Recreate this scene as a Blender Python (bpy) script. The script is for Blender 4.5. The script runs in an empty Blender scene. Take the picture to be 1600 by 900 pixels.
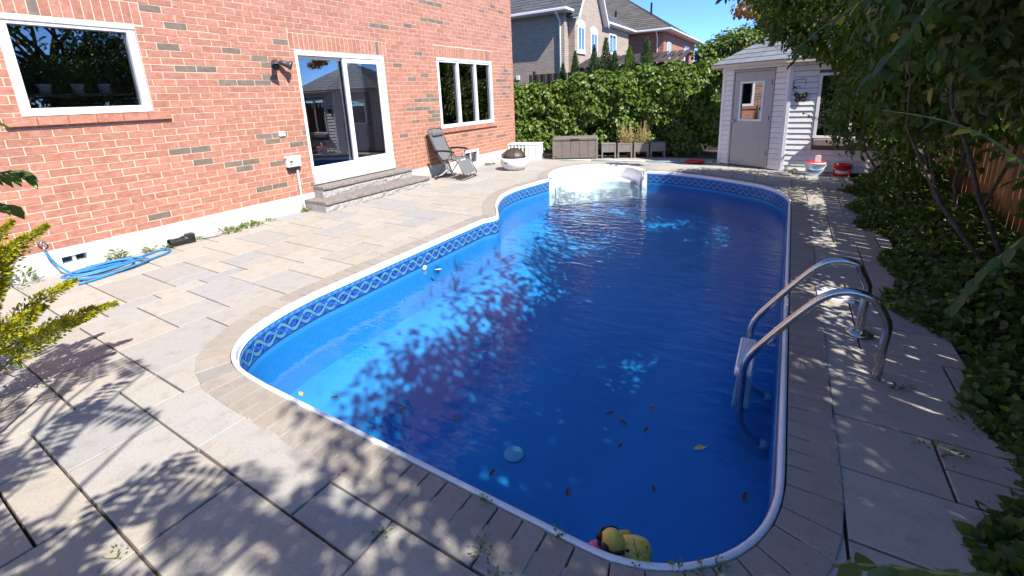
import bpy, math, random
import numpy as np
from mathutils import Vector, Matrix
from mathutils.geometry import tessellate_polygon

random.seed(7)
SC = bpy.context.scene
COL = SC.collection
R = math.radians

# ------------------------------------------------------------------ camera
YAW, PITCH, ROLL, FPX = -0.552893873599177, 0.24876903727042268, 0.042177590788099385, 703.868
CAM = Vector((0, 0, 1.77))
cd = bpy.data.cameras.new('camera')
cam = bpy.data.objects.new('camera', cd); COL.objects.link(cam)
f = Vector((math.sin(YAW) * math.cos(PITCH), math.cos(YAW) * math.cos(PITCH), -math.sin(PITCH)))
r0 = Vector((math.cos(YAW), -math.sin(YAW), 0)); d0 = f.cross(r0)
rr = math.cos(ROLL) * r0 + math.sin(ROLL) * d0
dd = -math.sin(ROLL) * r0 + math.cos(ROLL) * d0
cam.matrix_world = Matrix(((rr.x, -dd.x, -f.x, CAM.x), (rr.y, -dd.y, -f.y, CAM.y), (rr.z, -dd.z, -f.z, CAM.z), (0, 0, 0, 1)))
cd.sensor_width = 36; cd.lens = FPX / 1600 * 36
cd.shift_y = -120 / 1600           # the photograph is a crop: its optical centre lies above the middle
cd.clip_start = 0.05; cd.clip_end = 2000
SC.camera = cam

# ------------------------------------------------------------------ sky and sun
SUN_EL = R(47); SUN_H = Vector((0.951, -0.309, 0))
world = bpy.data.worlds.new('World'); SC.world = world; world.use_nodes = True
nt = world.node_tree; nt.nodes.clear()
sky = nt.nodes.new('ShaderNodeTexSky'); sky.sky_type = 'NISHITA'; sky.sun_disc = False
sky.sun_elevation = SUN_EL; sky.sun_rotation = math.atan2(SUN_H.x, SUN_H.y)
sky.altitude = 6000; sky.air_density = 1.0; sky.dust_density = 0.0; sky.ozone_density = 10.0
bg = nt.nodes.new('ShaderNodeBackground'); bg.inputs['Strength'].default_value = 0.15
wo = nt.nodes.new('ShaderNodeOutputWorld')
nt.links.new(sky.outputs[0], bg.inputs[0]); nt.links.new(bg.outputs[0], wo.inputs[0])
sd = bpy.data.lights.new('sun', 'SUN'); sd.energy = 3.3; sd.angle = R(0.53); sd.color = (1, 0.955, 0.88)
sun = bpy.data.objects.new('sun', sd); COL.objects.link(sun)
sdir = Vector((SUN_H.x * math.cos(SUN_EL), SUN_H.y * math.cos(SUN_EL), math.sin(SUN_EL)))
sun.rotation_euler = sdir.to_track_quat('Z', 'Y').to_euler(); sun.location = (20, -8, 25)
vs = SC.view_settings
vs.view_transform = 'Standard'; vs.look = 'None'; vs.exposure = 1.42; vs.gamma = 1; vs.use_curve_mapping = False
SC.cycles.use_denoising = True
SC.cycles.max_bounces = 8; SC.cycles.transparent_max_bounces = 16
SC.cycles.diffuse_bounces = 5; SC.cycles.glossy_bounces = 4; SC.cycles.transmission_bounces = 6
SC.cycles.caustics_reflective = False; SC.cycles.caustics_refractive = False

# ------------------------------------------------------------------ materials
MATS = {}
class NB:
    """small node-tree helper"""
    def __init__(s, name):
        s.m = bpy.data.materials.new(name); s.m.use_nodes = True
        s.t = s.m.node_tree; s.t.nodes.clear()
        s.out = s.t.nodes.new('ShaderNodeOutputMaterial')
    def n(s, typ, ins=None, **kw):
        nd = s.t.nodes.new(typ)
        for k, v in kw.items(): setattr(nd, k, v)
        for k, v in (ins or {}).items():
            if isinstance(v, bpy.types.NodeSocket): s.t.links.new(v, nd.inputs[k])
            else: nd.inputs[k].default_value = v
        return nd
    def math(s, op, a, b=0.0, c=None, clamp=False):
        d = {0: a, 1: b}
        if c is not None: d[2] = c
        return s.n('ShaderNodeMath', d, operation=op, use_clamp=clamp).outputs[0]
    def mix(s, fac, a, b, blend='MIX'):
        nd = s.n('ShaderNodeMix', None, data_type='RGBA', blend_type=blend)
        for i, v in ((0, fac), (6, a), (7, b)):
            if isinstance(v, bpy.types.NodeSocket): s.t.links.new(v, nd.inputs[i])
            else: nd.inputs[i].default_value = v if i == 0 else c4(v)
        return nd.outputs[2]
    def noise(s, scale, detail=4, rough=0.6, vec=None, dist=0.0):
        ins = {'Scale': scale, 'Detail': detail, 'Roughness': rough, 'Distortion': dist}
        if vec is not None: ins['Vector'] = vec
        return s.n('ShaderNodeTexNoise', ins).outputs[0]
    def ramp(s, v, lo, hi):
        return s.n('ShaderNodeMapRange', {0: v, 1: lo, 2: hi}, clamp=True).outputs[0]
    def pos(s): return s.n('ShaderNodeNewGeometry').outputs['Position']
    def island(s): return s.n('ShaderNodeNewGeometry').outputs['Random Per Island']
    def objrand(s): return s.n('ShaderNodeObjectInfo').outputs['Random']
    def bsdf(s, col, rough=0.6, metal=0.0, bump=None, bstr=0.3, bdist=0.01, spec=0.5, **kw):
        p = s.n('ShaderNodeBsdfPrincipled')
        for k, v in (('Base Color', col), ('Roughness', rough), ('Metallic', metal), ('Specular IOR Level', spec)):
            if isinstance(v, bpy.types.NodeSocket): s.t.links.new(v, p.inputs[k])
            else: p.inputs[k].default_value = c4(v) if k == 'Base Color' else v
        if bump is not None:
            b = s.n('ShaderNodeBump', {'Strength': bstr, 'Distance': bdist, 'Height': bump})
            s.t.links.new(b.outputs[0], p.inputs['Normal'])
        return p.outputs[0]
    def done(s, sh):
        s.t.links.new(sh, s.out.inputs[0]); MATS[s.m.name] = s.m; return s.m
def c4(c): return (c[0], c[1], c[2], 1.0)

def plain(name, col, rough=0.6, metal=0.0, var=0.12, scale=14, bstr=0.15, spec=0.5):
    b = NB(name); p = b.pos()
    n = b.noise(scale, 5, 0.65, p); n2 = b.noise(scale * 9, 3, 0.6, p)
    dk = tuple(c * (1 - var * 1.6) for c in col); lt = tuple(min(1, c * (1 + var)) for c in col)
    c = b.mix(b.ramp(n, 0.3, 0.7), dk, lt)
    rg = b.math('ADD', b.math('MULTIPLY', n, 0.2), rough - 0.1, clamp=True)
    return b.done(b.bsdf(c, rg, metal, n2, bstr, 0.004, spec))

def brick_mat(name, obj, dark=False):
    b = NB(name); p = b.pos(); rnd = b.objrand() if obj else b.island()
    st = b.n('ShaderNodeMapping', {0: p, 3: (1, 1, 1.8)}).outputs[0]
    n = b.noise(11, 5, 0.62, st, 0.6); n2 = b.noise(90, 4, 0.6, p)
    if dark: c = b.mix(b.ramp(n, 0.3, 0.7), (0.15, 0.115, 0.088), (0.25, 0.185, 0.14))
    else:
        c = b.mix(b.ramp(n, 0.34, 0.66), (0.375, 0.140, 0.085), (0.45, 0.222, 0.158))
        c = b.mix(b.math('MULTIPLY', b.ramp(b.noise(26, 4, 0.7, st), 0.53, 0.70), 0.6), c, (0.55, 0.34, 0.26))
        c = b.mix(b.math('MULTIPLY', b.ramp(b.noise(19, 4, 0.7, st, 1.0), 0.60, 0.76), 0.42), c, (0.24, 0.09, 0.055))
    v = b.math('ADD', b.math('MULTIPLY', rnd, 0.22), 0.90)
    c = b.n('ShaderNodeVectorMath', {0: c, 1: b.n('ShaderNodeCombineXYZ', {0: v, 1: v, 2: v}).outputs[0]}, operation='MULTIPLY').outputs[0]
    return b.done(b.bsdf(c, 0.85, 0, n2, 0.6, 0.004, 0.25))

def paver_mat(name, obj, cols, grey=0.35):
    b = NB(name); p = b.pos(); rnd = b.objrand() if obj else b.island()
    w = b.n('ShaderNodeTexWhiteNoise', {'W': b.math('MULTIPLY', rnd, 91.7)}, noise_dimensions='1D').outputs[0]
    off = b.n('ShaderNodeVectorMath', {0: p, 1: b.n('ShaderNodeCombineXYZ', {0: b.math('MULTIPLY', rnd, 40.0), 1: b.math('MULTIPLY', w, 30.0)}).outputs[0]}, operation='ADD').outputs[0]
    st = b.n('ShaderNodeMapping', {0: off, 3: (0.8, 2.0, 1)}).outputs[0]
    n = b.noise(2.6, 5, 0.55, st, 0.4); fine = b.noise(75, 5, 0.7, p); mid = b.noise(9, 4, 0.6, off)
    c = b.mix(rnd, cols[0], cols[1])
    c = b.mix(b.math('MULTIPLY', b.ramp(n, 0.42, 0.66), 0.75), c, cols[2])
    c = b.mix(b.math('MULTIPLY', b.ramp(w, 1 - grey, 1.0), 0.8), c, cols[3])
    c = b.mix(b.math('MULTIPLY', b.ramp(mid, 0.52, 0.75), 0.3), c, (0.16, 0.14, 0.115))
    c = b.mix(b.math('MULTIPLY', b.ramp(fine, 0.5, 0.72), 0.35), c, (0.14, 0.12, 0.10))
    c = b.mix(b.math('MULTIPLY', b.ramp(b.noise(4.5, 6, 0.75, p, 0.8), 0.6, 0.78), 0.35), c, (0.12, 0.10, 0.08))
    return b.done(b.bsdf(c, 0.8, 0, b.math('ADD', fine, b.math('MULTIPLY', mid, 1.5)), 0.5, 0.004, 0.3))

def leaf_mat(name, c1, c2, c3=None, trans=0.35, rough=0.42, amt3=0.06):
    b = NB(name); rnd = b.island()
    w = b.n('ShaderNodeTexWhiteNoise', {'W': b.math('MULTIPLY', rnd, 53.1)}, noise_dimensions='1D').outputs[0]
    c = b.mix(rnd, c1, c2)
    c = b.mix(b.math('MULTIPLY', b.ramp(b.noise(1.3, 3, 0.6, b.pos()), 0.4, 0.7), 0.5), c, c2)
    if c3: c = b.mix(b.math('GREATER_THAN', w, 1 - amt3), c, c3)
    vein = b.noise(60, 3, 0.6, b.pos())
    c = b.mix(b.math('MULTIPLY', vein, 0.25), c, tuple(x * 0.5 for x in c1))
    pb = b.bsdf(c, rough, 0, vein, 0.25, 0.002, 0.4)
    tc = b.mix(1.0, c, (1.15, 1.35, 0.5), 'MULTIPLY')
    tr = b.n('ShaderNodeBsdfTranslucent', {0: tc}).outputs[0]
    return b.done(b.n('ShaderNodeMixShader', {0: trans, 1: pb, 2: tr}).outputs[0])

brick_mat('brick_face', True); brick_mat('brick_face_joined', False)
brick_mat('brick_dark', True, True); brick_mat('brick_dark_joined', False, True)
plain('mortar', (0.60, 0.53, 0.42), 0.9, 0, 0.1, 30, 0.5)
pc = [(0.375, 0.345, 0.295), (0.43, 0.405, 0.36), (0.43, 0.375, 0.30), (0.325, 0.33, 0.33)]
paver_mat('paver', True, pc); paver_mat('paver_joined', False, pc)
kc = [(0.32, 0.285, 0.24), (0.375, 0.335, 0.285), (0.345, 0.29, 0.235), (0.275, 0.27, 0.26)]
paver_mat('coping_paver', True, kc, 0.25)
plain('joint_sand', (0.05, 0.042, 0.032), 0.95, 0, 0.3, 40, 0.6)
plain('soil', (0.075, 0.05, 0.033), 0.95, 0, 0.4, 18, 0.8)
plain('concrete', (0.56, 0.54, 0.50), 0.85, 0, 0.12, 6, 0.4)
plain('white_vinyl', (0.80, 0.80, 0.79), 0.4, 0, 0.03, 8, 0.05)
plain('white_plastic', (0.78, 0.79, 0.80), 0.35, 0, 0.04, 8, 0.05)
plain('shed_siding', (0.82, 0.82, 0.80), 0.5, 0, 0.06, 5, 0.1)
plain('shed_door_grey', (0.40, 0.40, 0.40), 0.5, 0, 0.05, 5, 0.1)
plain('step_plastic', (0.80, 0.82, 0.80), 0.3, 0, 0.03, 5, 0.05)
plain('black_plastic', (0.018, 0.018, 0.02), 0.45, 0, 0.2, 20, 0.1)
plain('grey_metal', (0.10, 0.105, 0.11), 0.45, 0.6, 0.1, 20, 0.1)
plain('cast_stone', (0.26, 0.225, 0.20), 0.9, 0, 0.25, 16, 0.8)
plain('rock_face', (0.40, 0.385, 0.36), 0.92, 0, 0.28, 22, 1.0)
plain('resin_box', (0.20, 0.165, 0.14), 0.6, 0, 0.1, 10, 0.2)
plain('resin_planter', (0.23, 0.20, 0.18), 0.6, 0, 0.1, 10, 0.2)
plain('bowl_white', (0.74, 0.74, 0.75), 0.5, 0, 0.05, 8, 0.15)
plain('mesh_bronze', (0.12, 0.09, 0.07), 0.5, 0.5, 0.2, 40, 0.4)
plain('red_plastic', (0.62, 0.022, 0.022), 0.35, 0, 0.08, 10, 0.05)
plain('pole_blue', (0.34, 0.55, 0.63), 0.35, 0, 0.06, 10, 0.05)
plain('pole_white', (0.60, 0.72, 0.70), 0.35, 0, 0.06, 10, 0.05)
plain('hose_blue', (0.035, 0.22, 0.50), 0.45, 0, 0.12, 20, 0.1)
plain('bark', (0.13, 0.10, 0.075), 0.9, 0, 0.4, 25, 1.0)
plain('twig', (0.17, 0.12, 0.07), 0.85, 0, 0.3, 25, 0.5)
plain('green_stem', (0.14, 0.18, 0.05), 0.6, 0, 0.2, 25, 0.2)
plain('dry_straw', (0.48, 0.36, 0.15), 0.85, 0, 0.25, 12, 0.2)
plain('deadwood', (0.035, 0.03, 0.026), 0.9, 0, 0.3, 12, 0.4)
plain('brass', (0.45, 0.35, 0.2), 0.35, 1.0, 0.1, 20, 0.1)
plain('duck_yellow', (0.88, 0.64, 0.10), 0.3, 0, 0.08, 12, 0.03)
plain('duck_pink', (0.78, 0.12, 0.28), 0.3, 0, 0.05, 12, 0.03)
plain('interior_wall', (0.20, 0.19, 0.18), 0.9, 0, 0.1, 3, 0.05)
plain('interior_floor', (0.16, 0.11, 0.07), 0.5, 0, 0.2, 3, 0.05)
plain('room_white', (0.75, 0.75, 0.73), 0.5, 0, 0.04, 5, 0.05)
plain('fence_wood_dark', (0.075, 0.052, 0.038), 0.85, 0, 0.3, 8, 0.4)
plain('ornament_black', (0.015, 0.013, 0.012), 0.4, 0, 0.2, 20, 0.1)
plain('cream_fascia', (0.66, 0.56, 0.40), 0.5, 0, 0.05, 5, 0.05)
plain('floating_leaf_brown', (0.22, 0.12, 0.04), 0.7, 0, 0.3, 60, 0.2)
plain('floating_leaf_yellow', (0.55, 0.45, 0.08), 0.6, 0, 0.2, 60, 0.2)
plain('floating_leaf_dark', (0.05, 0.045, 0.02), 0.6, 0, 0.2, 60, 0.2)
plain('label_blue', (0.08, 0.25, 0.5), 0.5, 0, 0.1, 30, 0.05)
plain('label_white', (0.75, 0.75, 0.75), 0.5, 0, 0.05, 30, 0.05)
plain('pool_fitting', (0.30, 0.60, 0.72), 0.5, 0, 0.1, 30, 0.1)

def wood_mat(name, c1, c2):
    b = NB(name); p = b.pos()
    st = b.n('ShaderNodeMapping', {0: p, 3: (30, 30, 2.2)}).outputs[0]
    n = b.noise(1, 5, 0.6, st, 0.5)
    c = b.mix(b.ramp(n, 0.3, 0.7), c1, c2)
    v = b.math('ADD', b.math('MULTIPLY', b.objrand(), 0.5), 0.75)
    c = b.n('ShaderNodeVectorMath', {0: c, 1: b.n('ShaderNodeCombineXYZ', {0: v, 1: v, 2: v}).outputs[0]}, operation='MULTIPLY').outputs[0]
    return b.done(b.bsdf(c, 0.8, 0, n, 0.4, 0.004, 0.25))
wood_mat('cedar_board', (0.24, 0.115, 0.05), (0.42, 0.23, 0.11))
wood_mat('grey_board', (0.035, 0.028, 0.024), (0.075, 0.062, 0.054))

def shingle_mat(name, c1, c2, axis):
    b = NB(name); p = b.pos()
    rnd = b.island(); n = b.noise(40, 4, 0.7, p); n2 = b.noise(2.5, 3, 0.6, p)
    c = b.mix(rnd, c1, c2); c = b.mix(b.math('MULTIPLY', n, 0.45), c, tuple(x * 0.4 for x in c1))
    c = b.mix(b.math('MULTIPLY', n2, 0.4), c, c1)
    return b.done(b.bsdf(c, 0.9, 0, n, 0.6, 0.01, 0.3))
shingle_mat('shingle_grey', (0.085, 0.09, 0.095), (0.15, 0.15, 0.15), 0)
shingle_mat('shingle_brown', (0.10, 0.092, 0.08), (0.17, 0.155, 0.135), 0)
shingle_mat('shingle_sheen', (0.22, 0.24, 0.26), (0.30, 0.32, 0.33), 0)  # dark shed shingles, their glancing sheen painted into a pale base colour

def far_brick(name, c1, c2, mortar, along):
    # bricks of far houses: too small to pick apart
    b = NB(name); p = b.pos()
    s = b.n('ShaderNodeSeparateXYZ', {0: p}).outputs
    v = b.n('ShaderNodeCombineXYZ', {0: s[along], 1: s[2]}).outputs[0]
    br = b.n('ShaderNodeTexBrick', {'Vector': v, 'Color1': c4(c1), 'Color2': c4(c2), 'Mortar': c4(mortar), 'Scale': 1.0, 'Mortar Size': 0.011, 'Brick Width': 0.27, 'Row Height': 0.09, 'Bias': 0.0, 'Mortar Smooth': 0.2})
    n = b.noise(5, 4, 0.6, p)
    c = b.mix(b.math('MULTIPLY', n, 0.25), br.outputs[0], tuple(x * 0.6 for x in c1))
    return b.done(b.bsdf(c, 0.9, 0, b.math('SUBTRACT', 1.0, br.outputs[1]), 0.5, 0.01, 0.2))
for ax, tg in ((0, 'x'), (1, 'y')):
    far_brick('beige_brick_' + tg, (0.33, 0.25, 0.19), (0.42, 0.33, 0.25), (0.50, 0.45, 0.38), ax)
    far_brick('red_brick_' + tg, (0.32, 0.10, 0.06), (0.42, 0.16, 0.10), (0.45, 0.36, 0.28), ax)

leaf_mat('leaf_dark', (0.055, 0.105, 0.020), (0.115, 0.175, 0.032), (0.34, 0.30, 0.04), 0.42, 0.36, 0.025)
leaf_mat('leaf_big', (0.065, 0.115, 0.028), (0.12, 0.175, 0.045), (0.42, 0.36, 0.03), 0.42, 0.34, 0.012)
leaf_mat('leaf_hedge', (0.085, 0.15, 0.022), (0.18, 0.26, 0.040), (0.30, 0.30, 0.05), 0.34, 0.38, 0.03)
leaf_mat('leaf_cover', (0.060, 0.11, 0.020), (0.12, 0.185, 0.034), (0.30, 0.30, 0.05), 0.42, 0.38, 0.03)
leaf_mat('leaf_cedar', (0.040, 0.080, 0.022), (0.095, 0.15, 0.035), None, 0.2, 0.6)
leaf_mat('leaf_far', (0.10, 0.155, 0.03), (0.19, 0.25, 0.05), (0.28, 0.20, 0.04), 0.3, 0.5, 0.03)
leaf_mat('leaf_deep', (0.035, 0.042, 0.022), (0.055, 0.07, 0.03), None, 0.2, 0.5)
leaf_mat('leaf_rust', (0.32, 0.11, 0.03), (0.42, 0.22, 0.05), None, 0.4, 0.5)
leaf_mat('leaf_yellow', (0.50, 0.40, 0.04), (0.60, 0.48, 0.06), None, 0.4, 0.45)
leaf_mat('leaf_weed', (0.11, 0.18, 0.03), (0.20, 0.27, 0.05), (0.35, 0.33, 0.10), 0.35, 0.45, 0.1)
leaf_mat('floret', (0.40, 0.37, 0.012), (0.58, 0.50, 0.02), (0.16, 0.22, 0.03), 0.35, 0.6, 0.25)

def liner():
    b = NB('liner'); uv = b.n('ShaderNodeUVMap').outputs[0]; p = b.pos()
    sp = b.n('ShaderNodeSeparateXYZ', {0: uv}).outputs
    u, z = sp[0], sp[1]
    # printed border between z = -0.07 and -0.25: three interlaced waves on blue
    v = b.math('DIVIDE', b.math('ADD', z, 0.165), 0.085)
    uu = b.math('MULTIPLY', u, 2 * math.pi / 0.29)
    def band(ph, amp, w):
        s_ = b.math('MULTIPLY', b.math('SINE', b.math('ADD', uu, ph)), amp)
        return b.math('LESS_THAN', b.math('ABSOLUTE', b.math('SUBTRACT', v, s_)), w)
    base = b.mix(b.noise(420, 2, 0.7, p), (0.014, 0.17, 0.50), (0.04, 0.30, 0.68))
    col = base
    fill = b.mix(b.ramp(b.noise(28, 3, 0.6, p), 0.4, 0.6), (0.010, 0.035, 0.24), (0.03, 0.10, 0.44))
    inb = b.math('LESS_THAN', b.math('ABSOLUTE', v), 0.9)
    col = b.mix(inb, col, fill)
    col = b.mix(b.math('MULTIPLY', band(0.0, 0.62, 0.30), inb), col, (0.006, 0.03, 0.16))
    col = b.mix(b.math('MULTIPLY', band(0.0, 0.62, 0.20), inb), col, (0.075, 0.26, 0.40))
    col = b.mix(b.math('MULTIPLY', band(math.pi, 0.62, 0.30), inb), col, (0.006, 0.03, 0.16))
    col = b.mix(b.math('MULTIPLY', band(math.pi, 0.62, 0.20), inb), col, (0.09, 0.29, 0.43))
    col = b.mix(b.math('MULTIPLY', band(math.pi / 2, 0.5, 0.10), inb), col, (0.02, 0.12, 0.55))
    edge = b.math('COMPARE', v, -0.96, 0.05)
    col = b.mix(edge, col, (0.01, 0.02, 0.07))
    rope = b.math('COMPARE', v, 1.12, 0.10)
    rp = b.math('GREATER_THAN', b.math('SINE', b.math('ADD', b.math('MULTIPLY', uu, 4.0), b.math('MULTIPLY', v, 9.0))), 0.1)
    col = b.mix(b.math('MULTIPLY', rope, rp), col, (0.012, 0.05, 0.33))
    return b.done(b.bsdf(col, 0.4, 0, b.noise(300, 2, 0.6, p), 0.1, 0.002, 0.4))
liner()
def liner_floor():
    b = NB('liner_floor'); p = b.pos()
    c = b.mix(b.noise(260, 3, 0.7, p), (0.016, 0.21, 0.56), (0.045, 0.36, 0.74))
    c = b.mix(b.math('MULTIPLY', b.ramp(b.noise(3.2, 4, 0.6, p, 0.5), 0.35, 0.7), 0.30), c, (0.014, 0.20, 0.54))
    return b.done(b.bsdf(c, 0.55, 0, None, spec=0.2))
liner_floor()
def water():
    b = NB('water_surface'); p = b.pos()
    s = b.n('ShaderNodeSeparateXYZ', {0: p}).outputs
    st = b.n('ShaderNodeMapping', {0: p, 2: (0, 0, R(-28)), 3: (1.0, 3.2, 1)}).outputs[0]
    w1 = b.noise(3.0, 3, 0.5, st, 0.5); w2 = b.noise(9.0, 3, 0.55, st, 0.3)
    w3 = b.noise(1.2, 2, 0.5, p, 0.2)
    amt = b.ramp(s[1], 2.0, 8.0)        # the return jet at the far end keeps the water there moving
    h = b.math('ADD', b.math('MULTIPLY', w1, b.math('ADD', b.math('MULTIPLY', amt, 0.9), 0.22)), b.math('MULTIPLY', w2, b.math('ADD', b.math('MULTIPLY', amt, 0.28), 0.05)))
    h = b.math('ADD', h, b.math('MULTIPLY', w3, 0.35))
    bp = b.n('ShaderNodeBump', {'Strength': 0.42, 'Distance': 0.05, 'Height': h}).outputs[0]
    fr = b.n('ShaderNodeFresnel', {'IOR': 1.33, 'Normal': bp}).outputs[0]
    fr = b.math('MULTIPLY', fr, 1.0, clamp=True)
    g = b.n('ShaderNodeBsdfGlossy', {0: (1, 1, 1, 1), 'Roughness': 0.01, 'Normal': bp}).outputs[0]
    t = b.n('ShaderNodeBsdfTransparent', {0: (0.78, 0.96, 1.0, 1)}).outputs[0]
    return b.done(b.n('ShaderNodeMixShader', {0: fr, 1: t, 2: g}).outputs[0])
water()
def glass(name, tint, refl):
    b = NB(name)
    fr = b.n('ShaderNodeFresnel', {'IOR': 1.5}).outputs[0]
    fr = b.math('ADD', b.math('MULTIPLY', fr, 1.6), refl, clamp=True)
    n = b.noise(2.0, 2, 0.5, b.pos())
    bp = b.n('ShaderNodeBump', {'Strength': 0.02, 'Distance': 0.02, 'Height': n}).outputs[0]
    g = b.n('ShaderNodeBsdfGlossy', {0: (0.95, 0.97, 1, 1), 'Roughness': 0.0, 'Normal': bp}).outputs[0]
    t = b.n('ShaderNodeBsdfTransparent', {0: c4(tint)}).outputs[0]
    return b.done(b.n('ShaderNodeMixShader', {0: fr, 1: t, 2: g}).outputs[0])
glass('window_glass', (0.86, 0.88, 0.88), 0.07)
glass('shed_glass', (0.15, 0.16, 0.16), 0.32)
def steel():
    b = NB('stainless_steel'); p = b.pos()
    n = b.noise(30, 4, 0.6, p)
    c = b.mix(n, (0.48, 0.46, 0.43), (0.66, 0.65, 0.63))
    return b.done(b.bsdf(c, b.math('ADD', b.math('MULTIPLY', n, 0.18), 0.14), 1.0, n, 0.05, 0.002))
steel()
def sling():
    b = NB('chair_sling'); p = b.pos()
    n = b.noise(120, 3, 0.6, p)
    c = b.mix(n, (0.10, 0.10, 0.105), (0.22, 0.22, 0.225))
    sh = b.bsdf(c, 0.7, 0, n, 0.3, 0.003, 0.3)
    return b.done(sh)
sling()

# ------------------------------------------------------------------ mesh helpers
class MB:
    def __init__(s): s.v = []; s.f = []; s.uv = None; s.smooth = False
    def add(s, vs, fs):
        o = len(s.v); s.v.extend([tuple(v) for v in vs]); s.f.extend([tuple(i + o for i in q) for q in fs]); return s
    def box(s, x0, x1, y0, y1, z0, z1):
        return s.add([(x0, y0, z0), (x1, y0, z0), (x1, y1, z0), (x0, y1, z0), (x0, y0, z1), (x1, y0, z1), (x1, y1, z1), (x0, y1, z1)],
                     [(3, 2, 1, 0), (4, 5, 6, 7), (0, 1, 5, 4), (1, 2, 6, 5), (2, 3, 7, 6), (3, 0, 4, 7)])
    def bbox(s, x0, x1, y0, y1, z0, z1, b=0.005):
        """box with chamfered edges (octagon-cut): a box with its 12 edges bevelled"""
        xs, ys, zs = (x0, x1), (y0, y1), (z0, z1)
        V = []; idx = {}
        for i in (0, 1):
            for j in (0, 1):
                for k in (0, 1):
                    sx, sy, sz = (1 - 2 * i) * b, (1 - 2 * j) * b, (1 - 2 * k) * b
                    c = (xs[i], ys[j], zs[k])
                    idx[i, j, k, 'x'] = len(V); V.append((c[0], c[1] + sy, c[2] + sz))
                    idx[i, j, k, 'y'] = len(V); V.append((c[0] + sx, c[1], c[2] + sz))
                    idx[i, j, k, 'z'] = len(V); V.append((c[0] + sx, c[1] + sy, c[2]))
        F = []
        g = lambda i, j, k, a: idx[i, j, k, a]
        F.append([g(0, 0, 0, 'x'), g(0, 0, 1, 'x'), g(0, 1, 1, 'x'), g(0, 1, 0, 'x')]); F.append([g(1, 0, 0, 'x'), g(1, 1, 0, 'x'), g(1, 1, 1, 'x'), g(1, 0, 1, 'x')])
        F.append([g(0, 0, 0, 'y'), g(1, 0, 0, 'y'), g(1, 0, 1, 'y'), g(0, 0, 1, 'y')]); F.append([g(0, 1, 0, 'y'), g(0, 1, 1, 'y'), g(1, 1, 1, 'y'), g(1, 1, 0, 'y')])
        F.append([g(0, 0, 0, 'z'), g(0, 1, 0, 'z'), g(1, 1, 0, 'z'), g(1, 0, 0, 'z')]); F.append([g(0, 0, 1, 'z'), g(1, 0, 1, 'z'), g(1, 1, 1, 'z'), g(0, 1, 1, 'z')])
        for i in (0, 1):
            for j in (0, 1): F.append([g(i, j, 0, 'x'), g(i, j, 0, 'y'), g(i, j, 1, 'y'), g(i, j, 1, 'x')])
            for k in (0, 1): F.append([g(i, 0, k, 'x'), g(i, 0, k, 'z'), g(i, 1, k, 'z'), g(i, 1, k, 'x')])
        for j in (0, 1):
            for k in (0, 1): F.append([g(0, j, k, 'y'), g(0, j, k, 'z'), g(1, j, k, 'z'), g(1, j, k, 'y')])
        for i in (0, 1):
            for j in (0, 1):
                for k in (0, 1): F.append([g(i, j, k, 'x'), g(i, j, k, 'y'), g(i, j, k, 'z')])
        return s.add(V, F)
    def prism(s, poly, z0, z1):
        n = len(poly)
        vs = [(p[0], p[1], z0) for p in poly] + [(p[0], p[1], z1) for p in poly]
        return s.add(vs, [tuple(range(n - 1, -1, -1)), tuple(range(n, 2 * n))] + [(i, (i + 1) % n, (i + 1) % n + n, i + n) for i in range(n)])
    def tube(s, path, rad, seg=8, closed=False, cap=True):
        P = [Vector(p) for p in path]; n = len(P)
        rads = rad if hasattr(rad, '__len__') else [rad] * n
        rings = []; up = None
        for i in range(n):
            a = P[(i - 1) % n] if (i > 0 or closed) else P[i]; c = P[(i + 1) % n] if (i < n - 1 or closed) else P[i]
            t = (c - a).normalized()
            if up is None:
                up = t.orthogonal().normalized()
            up = (up - t * up.dot(t))
            up = up.normalized() if up.length > 1e-6 else t.orthogonal().normalized()
            sd_ = t.cross(up)
            rings.append([P[i] + (up * math.cos(2 * math.pi * k / seg) + sd_ * math.sin(2 * math.pi * k / seg)) * rads[i] for k in range(seg)])
        vs = [v for rg in rings for v in rg]; fs = []
        m = n if closed else n - 1
        for i in range(m):
            j = (i + 1) % n
            for k in range(seg): fs.append((i * seg + k, i * seg + (k + 1) % seg, j * seg + (k + 1) % seg, j * seg + k))
        if cap and not closed:
            fs.append(tuple(range(seg - 1, -1, -1))); fs.append(tuple((n - 1) * seg + k for k in range(seg)))
        s.smooth = True
        return s.add(vs, fs)
    def lathe(s, prof, seg=24, center=(0, 0, 0)):
        n = len(prof); vs = []; fs = []
        for r_, z in prof:
            for k in range(seg):
                a = 2 * math.pi * k / seg; vs.append((center[0] + r_ * math.cos(a), center[1] + r_ * math.sin(a), center[2] + z))
        for i in range(n - 1):
            for k in range(seg): fs.append((i * seg + k, i * seg + (k + 1) % seg, (i + 1) * seg + (k + 1) % seg, (i + 1) * seg + k))
        fs.append(tuple(range(seg - 1, -1, -1))); fs.append(tuple((n - 1) * seg + k for k in range(seg)))
        s.smooth = True
        return s.add(vs, fs)
    def ball(s, c, r, seg=16, rings=10, M=None):
        vs = []; fs = []
        r = r if hasattr(r, '__len__') else (r, r, r)
        for i in range(rings + 1):
            th = math.pi * i / rings
            for k in range(seg):
                a = 2 * math.pi * k / seg
                v = Vector((r[0] * math.sin(th) * math.cos(a), r[1] * math.sin(th) * math.sin(a), r[2] * math.cos(th)))
                if M is not None: v = M @ v
                vs.append(Vector(c) + v)
        for i in range(rings):
            for k in range(seg): fs.append((i * seg + k, (i + 1) * seg + k, (i + 1) * seg + (k + 1) % seg, i * seg + (k + 1) % seg))
        s.smooth = True
        return s.add(vs, fs)
    def xf(s, M):
        s.v = [tuple(M @ Vector(v)) for v in s.v]; return s
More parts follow.
